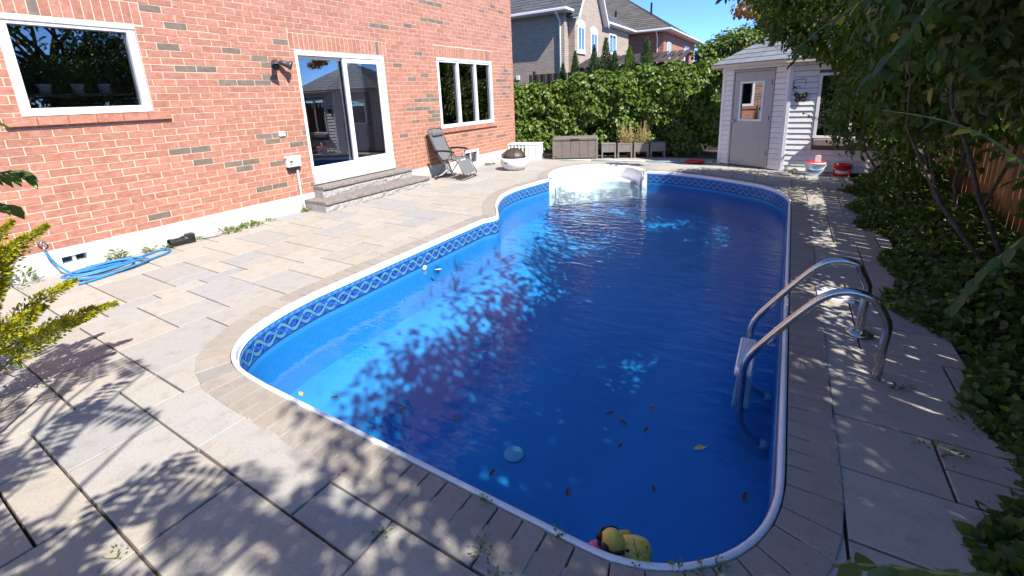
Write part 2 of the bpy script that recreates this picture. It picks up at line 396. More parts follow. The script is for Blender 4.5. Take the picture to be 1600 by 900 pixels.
    def mesh(s, name, mat):
        me = bpy.data.meshes.new(name); me.from_pydata(s.v, [], s.f)
        if mat: me.materials.append(MATS[mat])
        if s.smooth:
            me.polygons.foreach_set('use_smooth', [len(p.vertices) <= 4 for p in me.polygons])
        me.update(); return me
    def build(s, name, mat, parent=None, wl=False):
        return link(name, s.mesh(name, mat), parent, wl)

def link(name, me, parent=None, wl=False):
    """wl: the mesh was made in world coordinates and its parent stands somewhere else"""
    o = bpy.data.objects.new(name, me); COL.objects.link(o)
    if parent is not None:
        o.parent = parent
        if wl: o.matrix_parent_inverse = WM[parent.name].inverted()
    WM[o.name] = WM[parent.name] if (parent is not None and not wl) else Matrix.Identity(4)
    return o
WM = {}
def tag(o, label, cat, group=None):
    o['label'] = label; o['category'] = cat
    if group: o['group'] = group
    return o
def thing(name, label, cat, loc=(0, 0, 0), rz=0, group=None):
    o = bpy.data.objects.new(name, None); COL.objects.link(o)
    o.location = loc; o.rotation_euler = (0, 0, rz); o.empty_display_size = 0.2
    WM[o.name] = Matrix.Translation(loc) @ Matrix.Rotation(rz, 4, 'Z')
    return tag(o, label, cat, group)
def struct(o): o['kind'] = 'structure'; return o
def stuff(o): o['kind'] = 'stuff'; return o

def np_mesh(name, V, F, mat, smooth=False):
    """V (n,3) float, F (m,k) int with k = 3 or 4"""
    me = bpy.data.meshes.new(name)
    m, k = F.shape
    me.vertices.add(len(V)); me.vertices.foreach_set('co', np.asarray(V, np.float32).ravel())
    me.loops.add(m * k); me.loops.foreach_set('vertex_index', F.astype(np.int32).ravel())
    me.polygons.add(m); me.polygons.foreach_set('loop_start', np.arange(0, m * k, k, dtype=np.int32))
    if smooth: me.polygons.foreach_set('use_smooth', np.ones(m, dtype=bool))
    me.materials.append(MATS[mat]); me.update(calc_edges=True); return me

# ------------------------------------------------------------------ foliage helpers
def unit(a): return a / np.maximum(np.linalg.norm(a, axis=-1, keepdims=True), 1e-9)
def leaves(name, pos, axis, nrm, L, W, mat, parent=None, fold=0.25, curl=0.15, full=False, wl=True):
    """leaf blades: pos base points, axis = direction of the blade, nrm = upper side; L, W arrays"""
    axis = unit(axis); nrm = unit(nrm - axis * (nrm * axis).sum(-1, keepdims=True)); side = np.cross(axis, nrm)
    n = len(pos); L = np.asarray(L)[:, None]; W = np.asarray(W)[:, None]
    if full:
        prof = [(0, 0), (0.16, 0.62), (0.42, 1.0), (0.72, 0.68), (1.0, 0)]
        V = []
        for t, w in prof:
            c = pos + axis * (t * L) - nrm * (curl * L * t * t)
            if w == 0: V.append(c)
            else:
                V.append(c + side * (w * W * .5) + nrm * (fold * W * .5 * w)); V.append(c); V.append(c - side * (w * W * .5) + nrm * (fold * W * .5 * w))
        V = np.stack(V, 1)     # base, l1,c1,r1, l2,c2,r2, l3,c3,r3, tip = 11
        f = np.array([(0, 2, 1, 1), (0, 3, 2, 2), (1, 2, 5, 4), (2, 3, 6, 5), (4, 5, 8, 7), (5, 6, 9, 8), (7, 8, 10, 10), (8, 9, 10, 10)])
        tri = np.array([(0, 2, 1), (0, 3, 2), (1, 2, 5), (1, 5, 4), (2, 3, 6), (2, 6, 5), (4, 5, 8), (4, 8, 7), (5, 6, 9), (5, 9, 8), (7, 8, 10), (8, 9, 10)])
        k = 11
    else:
        def edge(t, w): return pos + axis * (t * L) - nrm * (curl * L * t * t) + nrm * (fold * W * .5 * w), side * (W * .5 * w)
        (c1, s1), (c2, s2) = edge(.28, .92), edge(.64, .80)
        V = np.stack([pos, c1 + s1, c2 + s2, pos + axis * L - nrm * (curl * L), c2 - s2, c1 - s1], 1)
        tri = np.array([(0, 2, 1), (0, 3, 2), (0, 4, 3), (0, 5, 4)]); k = 6
    F = (np.arange(n)[:, None, None] * k + tri[None]).reshape(-1, 3)
    me = np_mesh(name, V.reshape(-1, 3), F, mat)
    return link(name, me, parent, wl)
def blob_points(rng, blobs, n, shell=(0.72, 1.05)):
    B = np.array(blobs, float)          # x y z rx ry rz
    wt = (B[:, 3] * B[:, 4] + B[:, 4] * B[:, 5] + B[:, 3] * B[:, 5]); wt /= wt.sum()
    k = rng.choice(len(B), n, p=wt)
    d = unit(rng.normal(size=(n, 3)))
    rad = rng.uniform(shell[0], shell[1], (n, 1))
    lump = 1 + 0.16 * np.sin(d[:, :1] * 7 + k[:, None] * 1.7) * np.sin(d[:, 1:2] * 6 + k[:, None]) + 0.10 * np.sin(d[:, 2:3] * 9 + k[:, None] * 2.1)
    p = B[k, :3] + d * B[k, 3:] * rad * lump
    return p, unit(d / B[k, 3:]), k
def foliage(name, blobs, n, L, mat, parent, seed, ratio=0.5, droop=0.5, keep=None, shell=(0.72, 1.05), full=False, up=0.5, fold=0.25):
    rng = np.random.default_rng(seed)
    p, d, k = blob_points(rng, blobs, n, shell)
    if keep is not None:
        m = keep(p); p = p[m]; d = d[m]
    n = len(p)
    nr = unit(d + rng.normal(size=(n, 3)) * 0.55 + np.array([0, 0, up]))
    ax = unit(np.cross(nr, rng.normal(size=(n, 3))) + np.array([0, 0, -droop]) + d * 0.35)
    LL = L * rng.uniform(0.6, 1.25, n)
    return leaves(name, p, ax, nr, LL, LL * ratio * rng.uniform(0.8, 1.2, n), mat, parent, fold=fold, full=full)
def limb(a, b, bend=0.1, n=6, seed=0):
    rg = random.Random(seed); a = Vector(a); b = Vector(b); L = (b - a).length
    o = Vector((rg.uniform(-1, 1), rg.uniform(-1, 1), rg.uniform(-.3, .6))) * bend * L
    return [a.lerp(b, t / n) + o * math.sin(math.pi * t / n) + Vector((rg.uniform(-1, 1), rg.uniform(-1, 1), 0)) * 0.015 * L * (0 < t < n) for t in range(n + 1)]

# ------------------------------------------------------------------ pool outline
def catmull(P, n=8):
    out = []
    for i in range(len(P) - 1):
        p0 = P[max(i - 1, 0)]; p1 = P[i]; p2 = P[i + 1]; p3 = P[min(i + 2, len(P) - 1)]
        for t in range(n):
            t /= n
            out.append(tuple(0.5 * (2 * b + (c - a) * t + (2 * a - 5 * b + 4 * c - d) * t * t + (3 * b - a - 3 * c + d) * t ** 3) for a, b, c, d in zip(p0, p1, p2, p3)))
    out.append(tuple(P[-1])); return out
def arc(cx, cy, r, a0, a1, n=12): return [(cx + r * math.cos(R(a0 + (a1 - a0) * i / n)), cy + r * math.sin(R(a0 + (a1 - a0) * i / n))) for i in range(n + 1)]
def resample(P, step, closed=False):
    P = [Vector(p[:2]) for p in P]
    if closed: P = P + [P[0]]
    L = [0]
    for a, b in zip(P, P[1:]): L.append(L[-1] + (b - a).length)
    n = max(2, round(L[-1] / step)); out = []; j = 0
    for i in range(n + (0 if closed else 1)):
        t = L[-1] * i / n
        while j < len(L) - 2 and L[j + 1] < t: j += 1
        s = (t - L[j]) / max(L[j + 1] - L[j], 1e-9); out.append(P[j].lerp(P[j + 1], s))
    return out
# counter-clockwise seen from above, starting at the right pillar of the white steps, going round past the house side
XR, XL, YN = 0.135, -3.815, 1.325
ST_L, ST_R = (-4.40, 8.66), (-2.66, 10.27)            # the two pillars of the white step unit
left_far = catmull([ST_L, (-4.47, 8.2), (-4.55, 7.5), (-4.47, 6.87), (-4.18, 6.24), (-3.86, 5.78), (-3.72, 5.55)], 8)
left_side = [(-3.74, 5.45), (XL, 5.30), (XL, 4.5), (XL, 3.4), (XL, 2.45)]
near = [(x, y) for x, y in arc(XL + 0.9, YN + 0.62 * 0 + 0.9, 0.9, 180, 270)][0:0]
cornerL = catmull([(XL, 2.45), (-3.76, 2.05), (-3.64, 1.70), (-3.44, 1.47), (-3.17, 1.355), (-2.8, YN)], 6)
cornerR = catmull([(-0.62, YN), (-0.42, 1.335), (-0.22, 1.41), (-0.05, 1.55), (0.07, 1.74), (0.128, 1.97), (XR, 2.25)], 6)
right_far = catmull([(XR, 8.0), (0.128, 8.3), (0.04, 8.72), (-0.16, 9.14), (-0.42, 9.42), (-0.9, 9.74), (-1.4, 10.0), (-1.95, 10.2), (-2.35, 10.27), ST_R], 6)
body = left_far + left_side + cornerL[1:] + [(-1.9, YN)] + cornerR + [(XR, 4), (XR, 6)] + right_far      # from left pillar round to right pillar
alcove = catmull([ST_R, (-2.92, 10.60), (-3.22, 10.87), (-3.6, 11.0), (-4.05, 10.95), (-4.48, 10.66), (-4.74, 10.2), (-4.78, 9.72), (-4.66, 9.2), ST_L], 8)
U = resample(body[:-1] + alcove[:-1], 0.06, True)     # outer edge of the whole white rim
BODY = resample(body, 0.06)
def normals(P, closed):
    n = len(P); out = []
    for i in range(n):
        a = P[(i - 1) % n] if (closed or i) else P[i]; b = P[(i + 1) % n] if (closed or i < n - 1) else P[i]
        t = (b - a).normalized(); out.append(Vector((t.y, -t.x)))       # outward for a counter-clockwise walk
    return out
area = sum(a.x * b.y - b.x * a.y for a, b in zip(U, U[1:] + U[:1])) / 2
SGN = 1 if area > 0 else -1
def offset(P, d, closed=True):
    N = normals(P, closed); return [p + n * d * SGN for p, n in zip(P, N)]
def inside(pt, poly):
    x, y = pt[0], pt[1]; c = False; j = len(poly) - 1
    for i in range(len(poly)):
        xi, yi = poly[i][0], poly[i][1]; xj, yj = poly[j][0], poly[j][1]
        if (yi > y) != (yj > y) and x < (xj - xi) * (y - yi) / (yj - yi) + xi: c = not c
        j = i
    return c
def sheet(name, outer, hole, z, mat):
    polys = [[Vector((p[0], p[1], 0)) for p in outer]] + ([[Vector((p[0], p[1], 0)) for p in hole]] if hole else [])
    tris = tessellate_polygon(polys); V = [v for q in polys for v in q]
    fs = []
    for t in tris:
        a, b, c = (V[i] for i in t)
        fs.append(t if (b - a).cross(c - a).z > 0 else (t[0], t[2], t[1]))
    m = MB(); m.add([(v.x, v.y, z) for v in V], fs); return m.build(name, mat)

U_hole = offset(U, 0.004)
struct(sheet('ground', [(-300, -300), (300, -300), (300, 300), (-300, 300)], U_hole, -0.075, 'soil'))
PATIO = [(-7.076, -1.6), (1.10, -1.6), (1.10, 12.6), (-7.076, 12.6)]
patio = struct(sheet('patio', PATIO, U_hole, -0.038, 'joint_sand'))

# coping pavers: a band of small blocks around the rim
BO = 0.225
band_in = offset(U, 0.008); band_out = offset(U, 0.008 + BO)
def clean_offset(d):
    """outer offset with the loops at concave corners removed"""
    P = offset(U, d); out = []
    for p in P:
        if min((p - u).length for u in U) > abs(d) - 0.012: out.append(p)
    return out
mid_line = clean_offset(0.10)
step = 0.128; acc = 0; i0 = 0
Ud = resample([(p.x, p.y) for p in U], 0.016, True); nUd = normals(Ud, True)
k = max(1, round(step / 0.016)); rg = random.Random(3)
i = 0
NU = len(Ud)
while i < NU:
    kk = k + rg.choice((-1, 0, 0, 0, 1)); j = min(i + kk, NU)
    g0 = 0.0035
    a0, a1 = Ud[i % NU], Ud[(j - 1) % NU if j - 1 > i else (i + 1) % NU]
    a1 = Ud[j % NU]
    n0, n1 = nUd[i % NU] * SGN, nUd[j % NU] * SGN
    # at the sharp inner corner of the rim the fan of normals folds over: average it
    t = (a1 - a0).normalized()
    w0 = BO + rg.uniform(-0.006, 0.006)
    q = [a0 + n0 * 0.008 + t * g0, a1 + n1 * 0.008 - t * g0, a1 + n1 * w0 - t * g0, a0 + n0 * w0 + t * g0]
    ar = sum(q[e].x * q[(e + 1) % 4].y - q[(e + 1) % 4].x * q[e].y for e in range(4)) / 2
    if ar < 0: q = q[::-1]
    if abs(ar) > 0.004:
        c = sum(q, Vector((0, 0))) / 4
        zt = 0.005 + rg.uniform(-0.0018, 0.0018); b_ = 0.004
        top = [p + (c - p).normalized() * b_ * 1.4 for p in q]
        m = MB(); vs = [(p.x, p.y, -0.05) for p in q] + [(p.x, p.y, zt - b_) for p in q] + [(p.x, p.y, zt) for p in top]
        fs = [(8, 9, 10, 11)]
        for e in range(4):
            e2 = (e + 1) % 4; fs += [(e, e2, 4 + e2, 4 + e), (4 + e, 4 + e2, 8 + e2, 8 + e)]
        m.add(vs, fs); m.build('coping_paver', 'coping_paver', patio)
    i = j

# slabs: random ashlar on a 0.21 m module, cut along the coping band
MU = 0.2095
def clip(poly, p, n):
    out = []
    for a, b in zip(poly, poly[1:] + poly[:1]):
        da = (a - p).dot(n); db = (b - p).dot(n)
        if da >= 0: out.append(a)
        if (da >= 0) != (db >= 0): out.append(a.lerp(b, da / (da - db)))
    return out
NM = normals(mid_line, True)
def cut_slab(poly):
    for it in range(5):
        if len(poly) < 3: return None
        worst = None
        for a, b in zip(poly, poly[1:] + poly[:1]):
            for s in (0, .25, .5, .75):
                p = a.lerp(b, s)
                if inside(p, mid_line):
                    d, j = min(((p - q).length, jj) for jj, q in enumerate(mid_line))
                    if d > 0.012 and (worst is None or d > worst[0]): worst = (d, j)
        if worst is None: break
        j = worst[1]; poly = clip(poly, mid_line[j], NM[j] * SGN)
    if len(poly) < 3: return None
    ar = abs(sum(a.x * b.y - b.x * a.y for a, b in zip(poly, poly[1:] + poly[:1])) / 2)
    return poly if ar > 0.008 else None
rg = random.Random(21)
x0g, y0g = 0.352 - 36 * MU, 0.205 - 9 * MU
nx = int((1.10 - x0g) / MU) + 1; ny = int((12.9 - y0g) / MU) + 1
used = [[False] * ny for _ in range(nx)]
sizes = [(3, 2), (3, 2), (3, 2), (2, 2), (2, 2), (3, 1), (2, 1), (2, 3), (4, 2), (3, 3)]
slabs = []
for iy in range(ny):
    for ix in range(nx):
        if used[ix][iy]: continue
        opts = sizes[:]; rg.shuffle(opts); opts += [(2, 1), (1, 2), (1, 1)]
        for w, h in opts:
            if ix + w > nx or iy + h > ny: continue
            if all(not used[ix + a][iy + b] for a in range(w) for b in range(h)): break
        for a in range(w):
            for b in range(h): used[ix + a][iy + b] = True
        g = 0.0058
        X0 = x0g + ix * MU + g; X1 = x0g + (ix + w) * MU - g; Y0 = y0g + iy * MU + g; Y1 = y0g + (iy + h) * MU - g
        jx = lambda: rg.uniform(-0.0016, 0.0016)
        poly = [Vector((X0 + jx(), Y0 + jx())), Vector((X1 + jx(), Y0 + jx())), Vector((X1 + jx(), Y1 + jx())), Vector((X0 + jx(), Y1 + jx()))]
        # patio border
        for pa, pb in zip([Vector(p) for p in PATIO], [Vector(p) for p in PATIO[1:] + PATIO[:1]]):
            e = (pb - pa).normalized(); poly = clip(poly, pa, Vector((-e.y, e.x)))
            if len(poly) < 3: break
        if len(poly) < 3: continue
        cc = sum(poly, Vector((0, 0))) / len(poly)
        if -5.2 < cc.x < 0.6 and 0.8 < cc.y < 11.5: poly = cut_slab(poly)
        elif inside(cc, U): poly = None
        if poly is None: continue
        cc = sum(poly, Vector((0, 0))) / len(poly)
        if inside(cc, mid_line): continue
        slabs.append((poly, cc))
def slab_mb(m, poly, cc, zt):
    n = len(poly); b_ = 0.004
    ar = sum(a.x * b.y - b.x * a.y for a, b in zip(poly, poly[1:] + poly[:1]))
    if ar < 0: poly = poly[::-1]
    tx, ty = rg.uniform(-0.0012, 0.0012), rg.uniform(-0.0012, 0.0012)
    top = [p + (cc - p).normalized() * b_ * 1.3 for p in poly]
    zz = lambda p: zt + (p.x - cc.x) * tx + (p.y - cc.y) * ty
    vs = [(p.x, p.y, -0.055) for p in poly] + [(p.x, p.y, zz(p) - b_) for p in poly] + [(p.x, p.y, zz(p)) for p in top]
    fs = [tuple(range(2 * n, 3 * n))]
    for e in range(n):
        e2 = (e + 1) % n; fs += [(e, e2, n + e2, n + e), (n + e, n + e2, 2 * n + e2, 2 * n + e)]
    m.add(vs, fs)
def seen(c):          # rough test whether a slab lies in the picture
    d = Vector((c.x, c.y, 0)) - CAM; z = d.dot(f)
    if z < 0.2: return False
    u = 800 + FPX * d.dot(rr) / z; v = 330 + FPX * d.dot(dd) / z
    return -150 < u < 1750 and v < 1000
slabs.sort(key=lambda s: (not seen(s[1]), s[1].length))
rest = MB()
for q, (poly, cc) in enumerate(slabs):
    zt = rg.uniform(-0.0022, 0.0012)
    if q < 296:
        m = MB(); slab_mb(m, poly, cc, zt); m.build('slab', 'paver', patio)
    else: slab_mb(rest, poly, cc, zt)
if rest.v: stuff(rest.build('slab_remainder', 'paver_joined', patio))

# ------------------------------------------------------------------ swimming pool
pool = thing('swimming_pool', 'in-ground pool with blue vinyl liner, braided border print and white rim', 'pool', (-1.9, 5.0, 0))
WZ = -0.30
prof = [(0.000, -0.04), (0.000, 0.003), (-0.003, 0.008), (-0.013, 0.010), (-0.024, 0.007), (-0.030, -0.003), (-0.032, -0.03), (-0.032, -0.066), (-0.045, -0.070)]
def sweep(P, prof, closed):
    N = normals(P, closed); m = MB(); n = len(P); k = len(prof)
    for p, nn in zip(P, N):
        for d, z in prof: m.v.append((p.x + nn.x * d * SGN, p.y + nn.y * d * SGN, z))
    for i in range(n if closed else n - 1):
        j = (i + 1) % n
        for e in range(k - 1): m.f.append((i * k + e, j * k + e, j * k + e + 1, i * k + e + 1))
    m.smooth = True; return m
rim = sweep(BODY, prof, False).build('coping_rim', 'white_vinyl', pool, True)
# liner wall with UV = (metres along, height)
wallP = offset(BODY, -0.044, False); zs = [-0.045, -0.28, -0.55, -0.80, -1.6]
m = MB(); lens = [0]
for a, b in zip(wallP, wallP[1:]): lens.append(lens[-1] + (b - a).length)
chord = [Vector(wallP[-1]).lerp(wallP[0], t / 14) for t in range(1, 14)]
for p in wallP: m.v += [(p.x, p.y, z) for z in zs]
k = len(zs)
for i in range(len(wallP) - 1):
    for e in range(k - 1): m.f.append((i * k + e, i * k + e + 1, (i + 1) * k + e + 1, (i + 1) * k + e))
nb = len(m.v)
allc = [wallP[-1]] + chord + [wallP[0]]
zc = [-0.60, -0.8, -1.6]
for p in allc: m.v += [(p.x, p.y, z) for z in zc]
for i in range(len(allc) - 1):
    for e in range(2): m.f.append((nb + i * 3 + e, nb + i * 3 + e + 1, nb + (i + 1) * 3 + e + 1, nb + (i + 1) * 3 + e))
me = m.mesh('liner_wall', 'liner'); uvl = me.uv_layers.new(name='UVMap')
for lp in me.loops:
    vi = lp.vertex_index
    if vi < nb: uvl.data[lp.index].uv = (lens[vi // k], zs[vi % k])
    else: uvl.data[lp.index].uv = (((vi - nb) // 3) * 0.17, -0.8)
me.polygons.foreach_set('use_smooth', [True] * len(me.polygons))
link('liner_wall', me, pool, True)
# floor: shallow ledge along the walls, then the slope down to the deep hopper
WP = np.array([(p.x, p.y) for p in wallP + chord])
def dist_in(x, y): return float(np.sqrt(((WP - np.array([x, y])) ** 2).sum(1)).min())
def floor_z(x, y):
    if not inside((x, y), BODY): return -0.80
    d = dist_in(x, y)
    t = min(max((d - 0.10) / 1.25, 0), 1); t = t * t * (3 - 2 * t)
    deep = 0.62 * min(max((9.0 - y) / 4.5, 0.45), 1)
    return -0.80 - deep * t
m = MB(); gx = np.arange(-4.75, 0.31, 0.11); gy = np.arange(1.15, 10.5, 0.11); idx = {}
for a, x in enumerate(gx):
    for b, y in enumerate(gy):
        idx[a, b] = len(m.v); m.v.append((x, y, floor_z(x, y)))
for a in range(len(gx) - 1):
    for b in range(len(gy) - 1): m.f.append((idx[a, b], idx[a + 1, b], idx[a + 1, b + 1], idx[a, b + 1]))
m.smooth = True; m.build('liner_floor', 'liner_floor', pool, True)
# white moulded steps in the alcove
AL = resample(alcove, 0.06)                              # right pillar -> left pillar
su = thing('pool_steps', 'white moulded plastic entry steps in the rounded alcove at the far end of the pool', 'pool steps', (-3.8, 9.9, -0.5))
m = sweep(AL, [(0.0, -0.04), (0.0, 0.006), (-0.01, 0.016), (-0.06, 0.018), (-0.13, 0.012), (-0.15, -0.01), (-0.17, -0.20), (-0.18, -0.36)], False)
m.build('tub_wall', 'step_plastic', su, True)
inA = offset(AL, -0.176, False)
chd = [Vector(ST_L).lerp(Vector(ST_R), t) for t in (0.04, 0.35, 0.65, 0.96)]
def tread(name, back, front, z, zb):
    poly = [Vector((p[0], p[1])) for p in back] + [Vector((p[0], p[1])) for p in front]
    tr = tessellate_polygon([[Vector((p.x, p.y, 0)) for p in poly]])
    m = MB(); n = len(poly)
    m.add([(p.x, p.y, z) for p in poly], [t if (poly[t[1]] - poly[t[0]]).cross(poly[t[2]] - poly[t[0]]) > 0 else t[::-1] for t in tr])
    nb_ = len(back); fr = list(range(nb_, n))
    v0 = len(m.v); m.v += [(poly[i].x, poly[i].y, zb) for i in [nb_ - 1] + fr + [0]]
    ring = [nb_ - 1] + fr + [0]
    for a in range(len(ring) - 1): m.f.append((ring[a], ring[a + 1], v0 + a + 1, v0 + a))
    m.build(name, 'step_plastic', su, True)
cA = Vector((-3.62, 9.42)); cb = (Vector(ST_L) + Vector(ST_R)) / 2; outd = Vector((-0.68, 0.735))
half = len(inA)
def arc_front(depth, inset):
    a = Vector(ST_L).lerp(Vector(ST_R), inset); b = Vector(ST_L).lerp(Vector(ST_R), 1 - inset)
    return [a.lerp(b, t / 10) + outd * (depth * (0.35 + 0.65 * math.sin(math.pi * t / 10))) for t in range(11)]
tread('tread', inA, chd, -0.60, -0.64)
tread('tread', inA[2:-2], arc_front(0.42, 0.07), -0.42, -0.60)
tread('tread', inA[5:-5], arc_front(0.80, 0.13), -0.265, -0.42)
for q, s_ in ((ST_L, 1), (ST_R, -1)):
    v = Vector(q); e = (Vector(ST_R) - Vector(ST_L)).normalized() * s_; nrm = Vector((-e.y, e.x)) * s_
    c = v + e * 0.05
    m = MB(); m.prism([(c + e * a + nrm * b)[:] for a, b in (((-.075, -.03), (.10, -.03), (.10, .10), (-.075, .10)) if s_ > 0 else ((-.075, .10), (.10, .10), (.10, -.03), (-.075, -.03)))], -0.62, 0.0)
    m.build('pillar', 'step_plastic', su, True)
# round fittings
m = MB(); m.lathe([(0.095, 0), (0.095, 0.008), (0.08, 0.014), (0.0, 0.016)], 20)
d_ = (f * FPX + rr * (803 - 800) + dd * (710 - 330)).normalized(); q_ = CAM + d_ * 2.0      # walk along the sight line to the liner floor
while q_.z > floor_z(q_.x, q_.y) + .012: q_ = q_ + d_ * .01
gx_ = (floor_z(q_.x + .08, q_.y) - floor_z(q_.x - .08, q_.y)) / .16; gy_ = (floor_z(q_.x, q_.y + .08) - floor_z(q_.x, q_.y - .08)) / .16
m.xf(Matrix.Translation(q_) @ Vector((-gx_, -gy_, 1)).to_track_quat('Z', 'Y').to_matrix().to_4x4()); m.build('main_drain', 'pool_fitting', pool, True)
for (x, y) in ((-3.70, 3.95),):
    m = MB(); m.lathe([(0.035, 0), (0.035, 0.012), (0.014, 0.016)], 14); m.xf(Matrix.Translation((-3.770, y, -0.275)) @ Matrix.Rotation(R(90), 4, 'Y')); m.build('return_jet', 'white_plastic', pool, True)
# water: inside the rim, alcove included
Wd = offset(U, -0.034)
poly = [Vector((p.x, p.y, 0)) for p in Wd]
m = MB(); tr = tessellate_polygon([poly])
m.add([(p.x, p.y, WZ) for p in poly], [t if (poly[t[1]] - poly[t[0]]).cross(poly[t[2]] - poly[t[0]]).z > 0 else t[::-1] for t in tr])
struct(m.build('water', 'water_surface'))

# ------------------------------------------------------------------ brick house
WX = -7.09
house = thing('brick_house', 'salmon red brick house with white sliding door and windows beside the pool', 'house', (-11.5, 4.0, 0))
Y0, Y1, ZT, FZ = -7.0, 11.87, 6.35, 0.28
OPEN = {'w1': (1.52, 2.73, 1.77, 2.82), 'door': (4.88, 6.84, 0.40, 2.66), 'w2': (8.46, 10.76, 1.09, 2.71), 'b2': (9.22, 9.90, 0.06, 0.46),
        'u1': (8.7, 10.3, 4.25, 5.65), 'u2': (4.9, 6.5, 4.25, 5.65), 'u3': (1.2, 2.7, 4.25, 5.65)}
def holed(m, x0, x1, ya, yb, za, zb, holes):
    ys = sorted({ya, yb} | {min(max(v, ya), yb) for h in holes for v in h[:2]}); zs_ = sorted({za, zb} | {min(max(v, za), zb) for h in holes for v in h[2:]})
    for y_a, y_b in zip(ys, ys[1:]):
        run = None
        for z_a, z_b in zip(zs_, zs_[1:]):
            yc, zc_ = (y_a + y_b) / 2, (z_a + z_b) / 2
            if any(h[0] < yc < h[1] and h[2] < zc_ < h[3] for h in holes):
                if run: m.box(x0, x1, y_a, y_b, run[0], run[1]); run = None
            else: run = (run[0], z_b) if run else (z_a, z_b)
        if run: m.box(x0, x1, y_a, y_b, run[0], run[1])
m = MB(); holed(m, WX - 0.30, WX - 0.003, Y0, Y1 - 0.003, FZ, ZT, list(OPEN.values()))
m.box(-17, WX - 0.30, Y1 - 0.3, Y1 - 0.007, FZ, ZT); m.box(-17, WX - 0.3, Y0, Y0 + 0.3, FZ, ZT); m.box(-17.3, -17, Y0, Y1 - 0.007, FZ, ZT)
wall = m.build('wall', 'mortar', house, True)
m = MB(); holed(m, WX - 0.30, WX + 0.012, Y0, Y1 + 0.012, -0.3, FZ, [OPEN['b2'], (1.40, 1.80, 0.0, 0.26)])
m.box(-17.3, WX - 0.30, Y1 - 0.3, Y1 + 0.012, -0.3, FZ)
m.build('foundation', 'concrete', house, True)
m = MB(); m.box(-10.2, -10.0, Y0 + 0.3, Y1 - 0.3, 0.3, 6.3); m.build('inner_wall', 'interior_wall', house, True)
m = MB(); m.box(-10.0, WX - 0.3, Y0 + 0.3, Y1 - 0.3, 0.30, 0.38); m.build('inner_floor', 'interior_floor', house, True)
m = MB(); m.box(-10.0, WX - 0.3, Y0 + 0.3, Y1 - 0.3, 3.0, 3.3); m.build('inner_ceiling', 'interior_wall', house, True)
# roof with soffit, fascia, gutter
m = MB(); e = 0.45
m.add([(-17.3 - e, Y0 - e, ZT + .2), (WX + e, Y0 - e, ZT + .2), (WX + e, Y1 + e, ZT + .2), (-17.3 - e, Y1 + e, ZT + .2), (-12.2, Y0 + 5, ZT + 3.2), (-12.2, Y1 - 5, ZT + 3.2)],
      [(0, 1, 4), (1, 2, 5, 4), (2, 3, 5), (3, 0, 4, 5), (3, 2, 1, 0)])
roof = m.build('roof', 'shingle_grey', house, True)
m = MB(); m.box(-17.3 - e + .02, WX + e - .02, Y0 - e + .02, Y1 + e - .02, ZT + .002, ZT + .19); m.build('soffit', 'white_vinyl', roof, True)

# bricks -------------------------------------------------------------
CP, BH, BL, BJ = 0.0905, 0.0805, 0.257, 0.010
SOLD = {'w1': (1.43, 2.82, 2.835, 3.09), 'door': (4.80, 6.92, 2.675, 2.93), 'w2': (8.38, 10.84, 2.725, 2.98)}
SILL = {'w1': (1.36, 2.90, 1.675, 1.77), 'w2': (8.38, 10.86, 0.995, 1.09)}
holes = list(OPEN.values()) + list(SOLD.values()) + list(SILL.values())
holes = [(a - 0.004, b + 0.004, c - 0.004, d + 0.004) for a, b, c, d in holes]
rg = random.Random(5)
blist = []; nc = int((ZT - FZ) / CP)
darkmask = {}
def mark(y, z, runs):          # runs of grey-brown bricks as they sit in the photograph
    darkmask.setdefault(int((z - FZ) / CP), []).append((y, y + runs * (BL + BJ)))
for y, z, n_ in ((2.95, 2.61, 1), (3.85, 2.58, 1), (4.05, 2.49, 1), (3.0, 2.36, 2), (4.2, 2.37, 1), (3.55, 2.17, 3), (4.25, 2.2, 1), (3.15, 2.86, 1), (4.4, 2.78, 2), (2.9, 3.0, 1),
                 (2.75, 1.27, 2), (3.15, 1.09, 1), (3.4, 1.0, 1), (3.6, .93, 1), (3.5, 0.83, 1), (2.5, 0.46, 1), (3.85, .55, 2), (4.05, .84, 1), (4.3, 0.9, 1), (4.6, 1.1, 1), (4.7, .45, 2), (3.9, 1.35, 2), (4.1, 1.26, 1), (4.7, 1.35, 1),
                 (7.35, 2.2, 1), (7.1, 2.5, 1), (7.5, 1.75, 1), (7.9, 1.75, 2), (7.7, 1.6, 2), (7.3, 1.6, 3), (8.0, 1.5, 2), (7.4, 1.3, 1), (7.05, 1.05, 1), (8.0, 2.3, 1), (10.95, 2.2, 2), (11.1, 2.0, 2), (11.2, 1.9, 1), (9.8, .75, 1), (10.7, .65, 2), (10.3, .8, 1), (11.3, 1.2, 1)):
    mark(y, z, n_)
for ci in range(nc):
    if rg.random() < 0.22:
        y = rg.uniform(7, 11.5); mark(y, FZ + (ci + .5) * CP, rg.choice((1, 1, 2)))
    if FZ + ci * CP > 3.1 and rg.random() < 0.6: mark(rg.uniform(4, 11.5), FZ + (ci + .5) * CP, rg.choice((1, 1, 2, 3)))
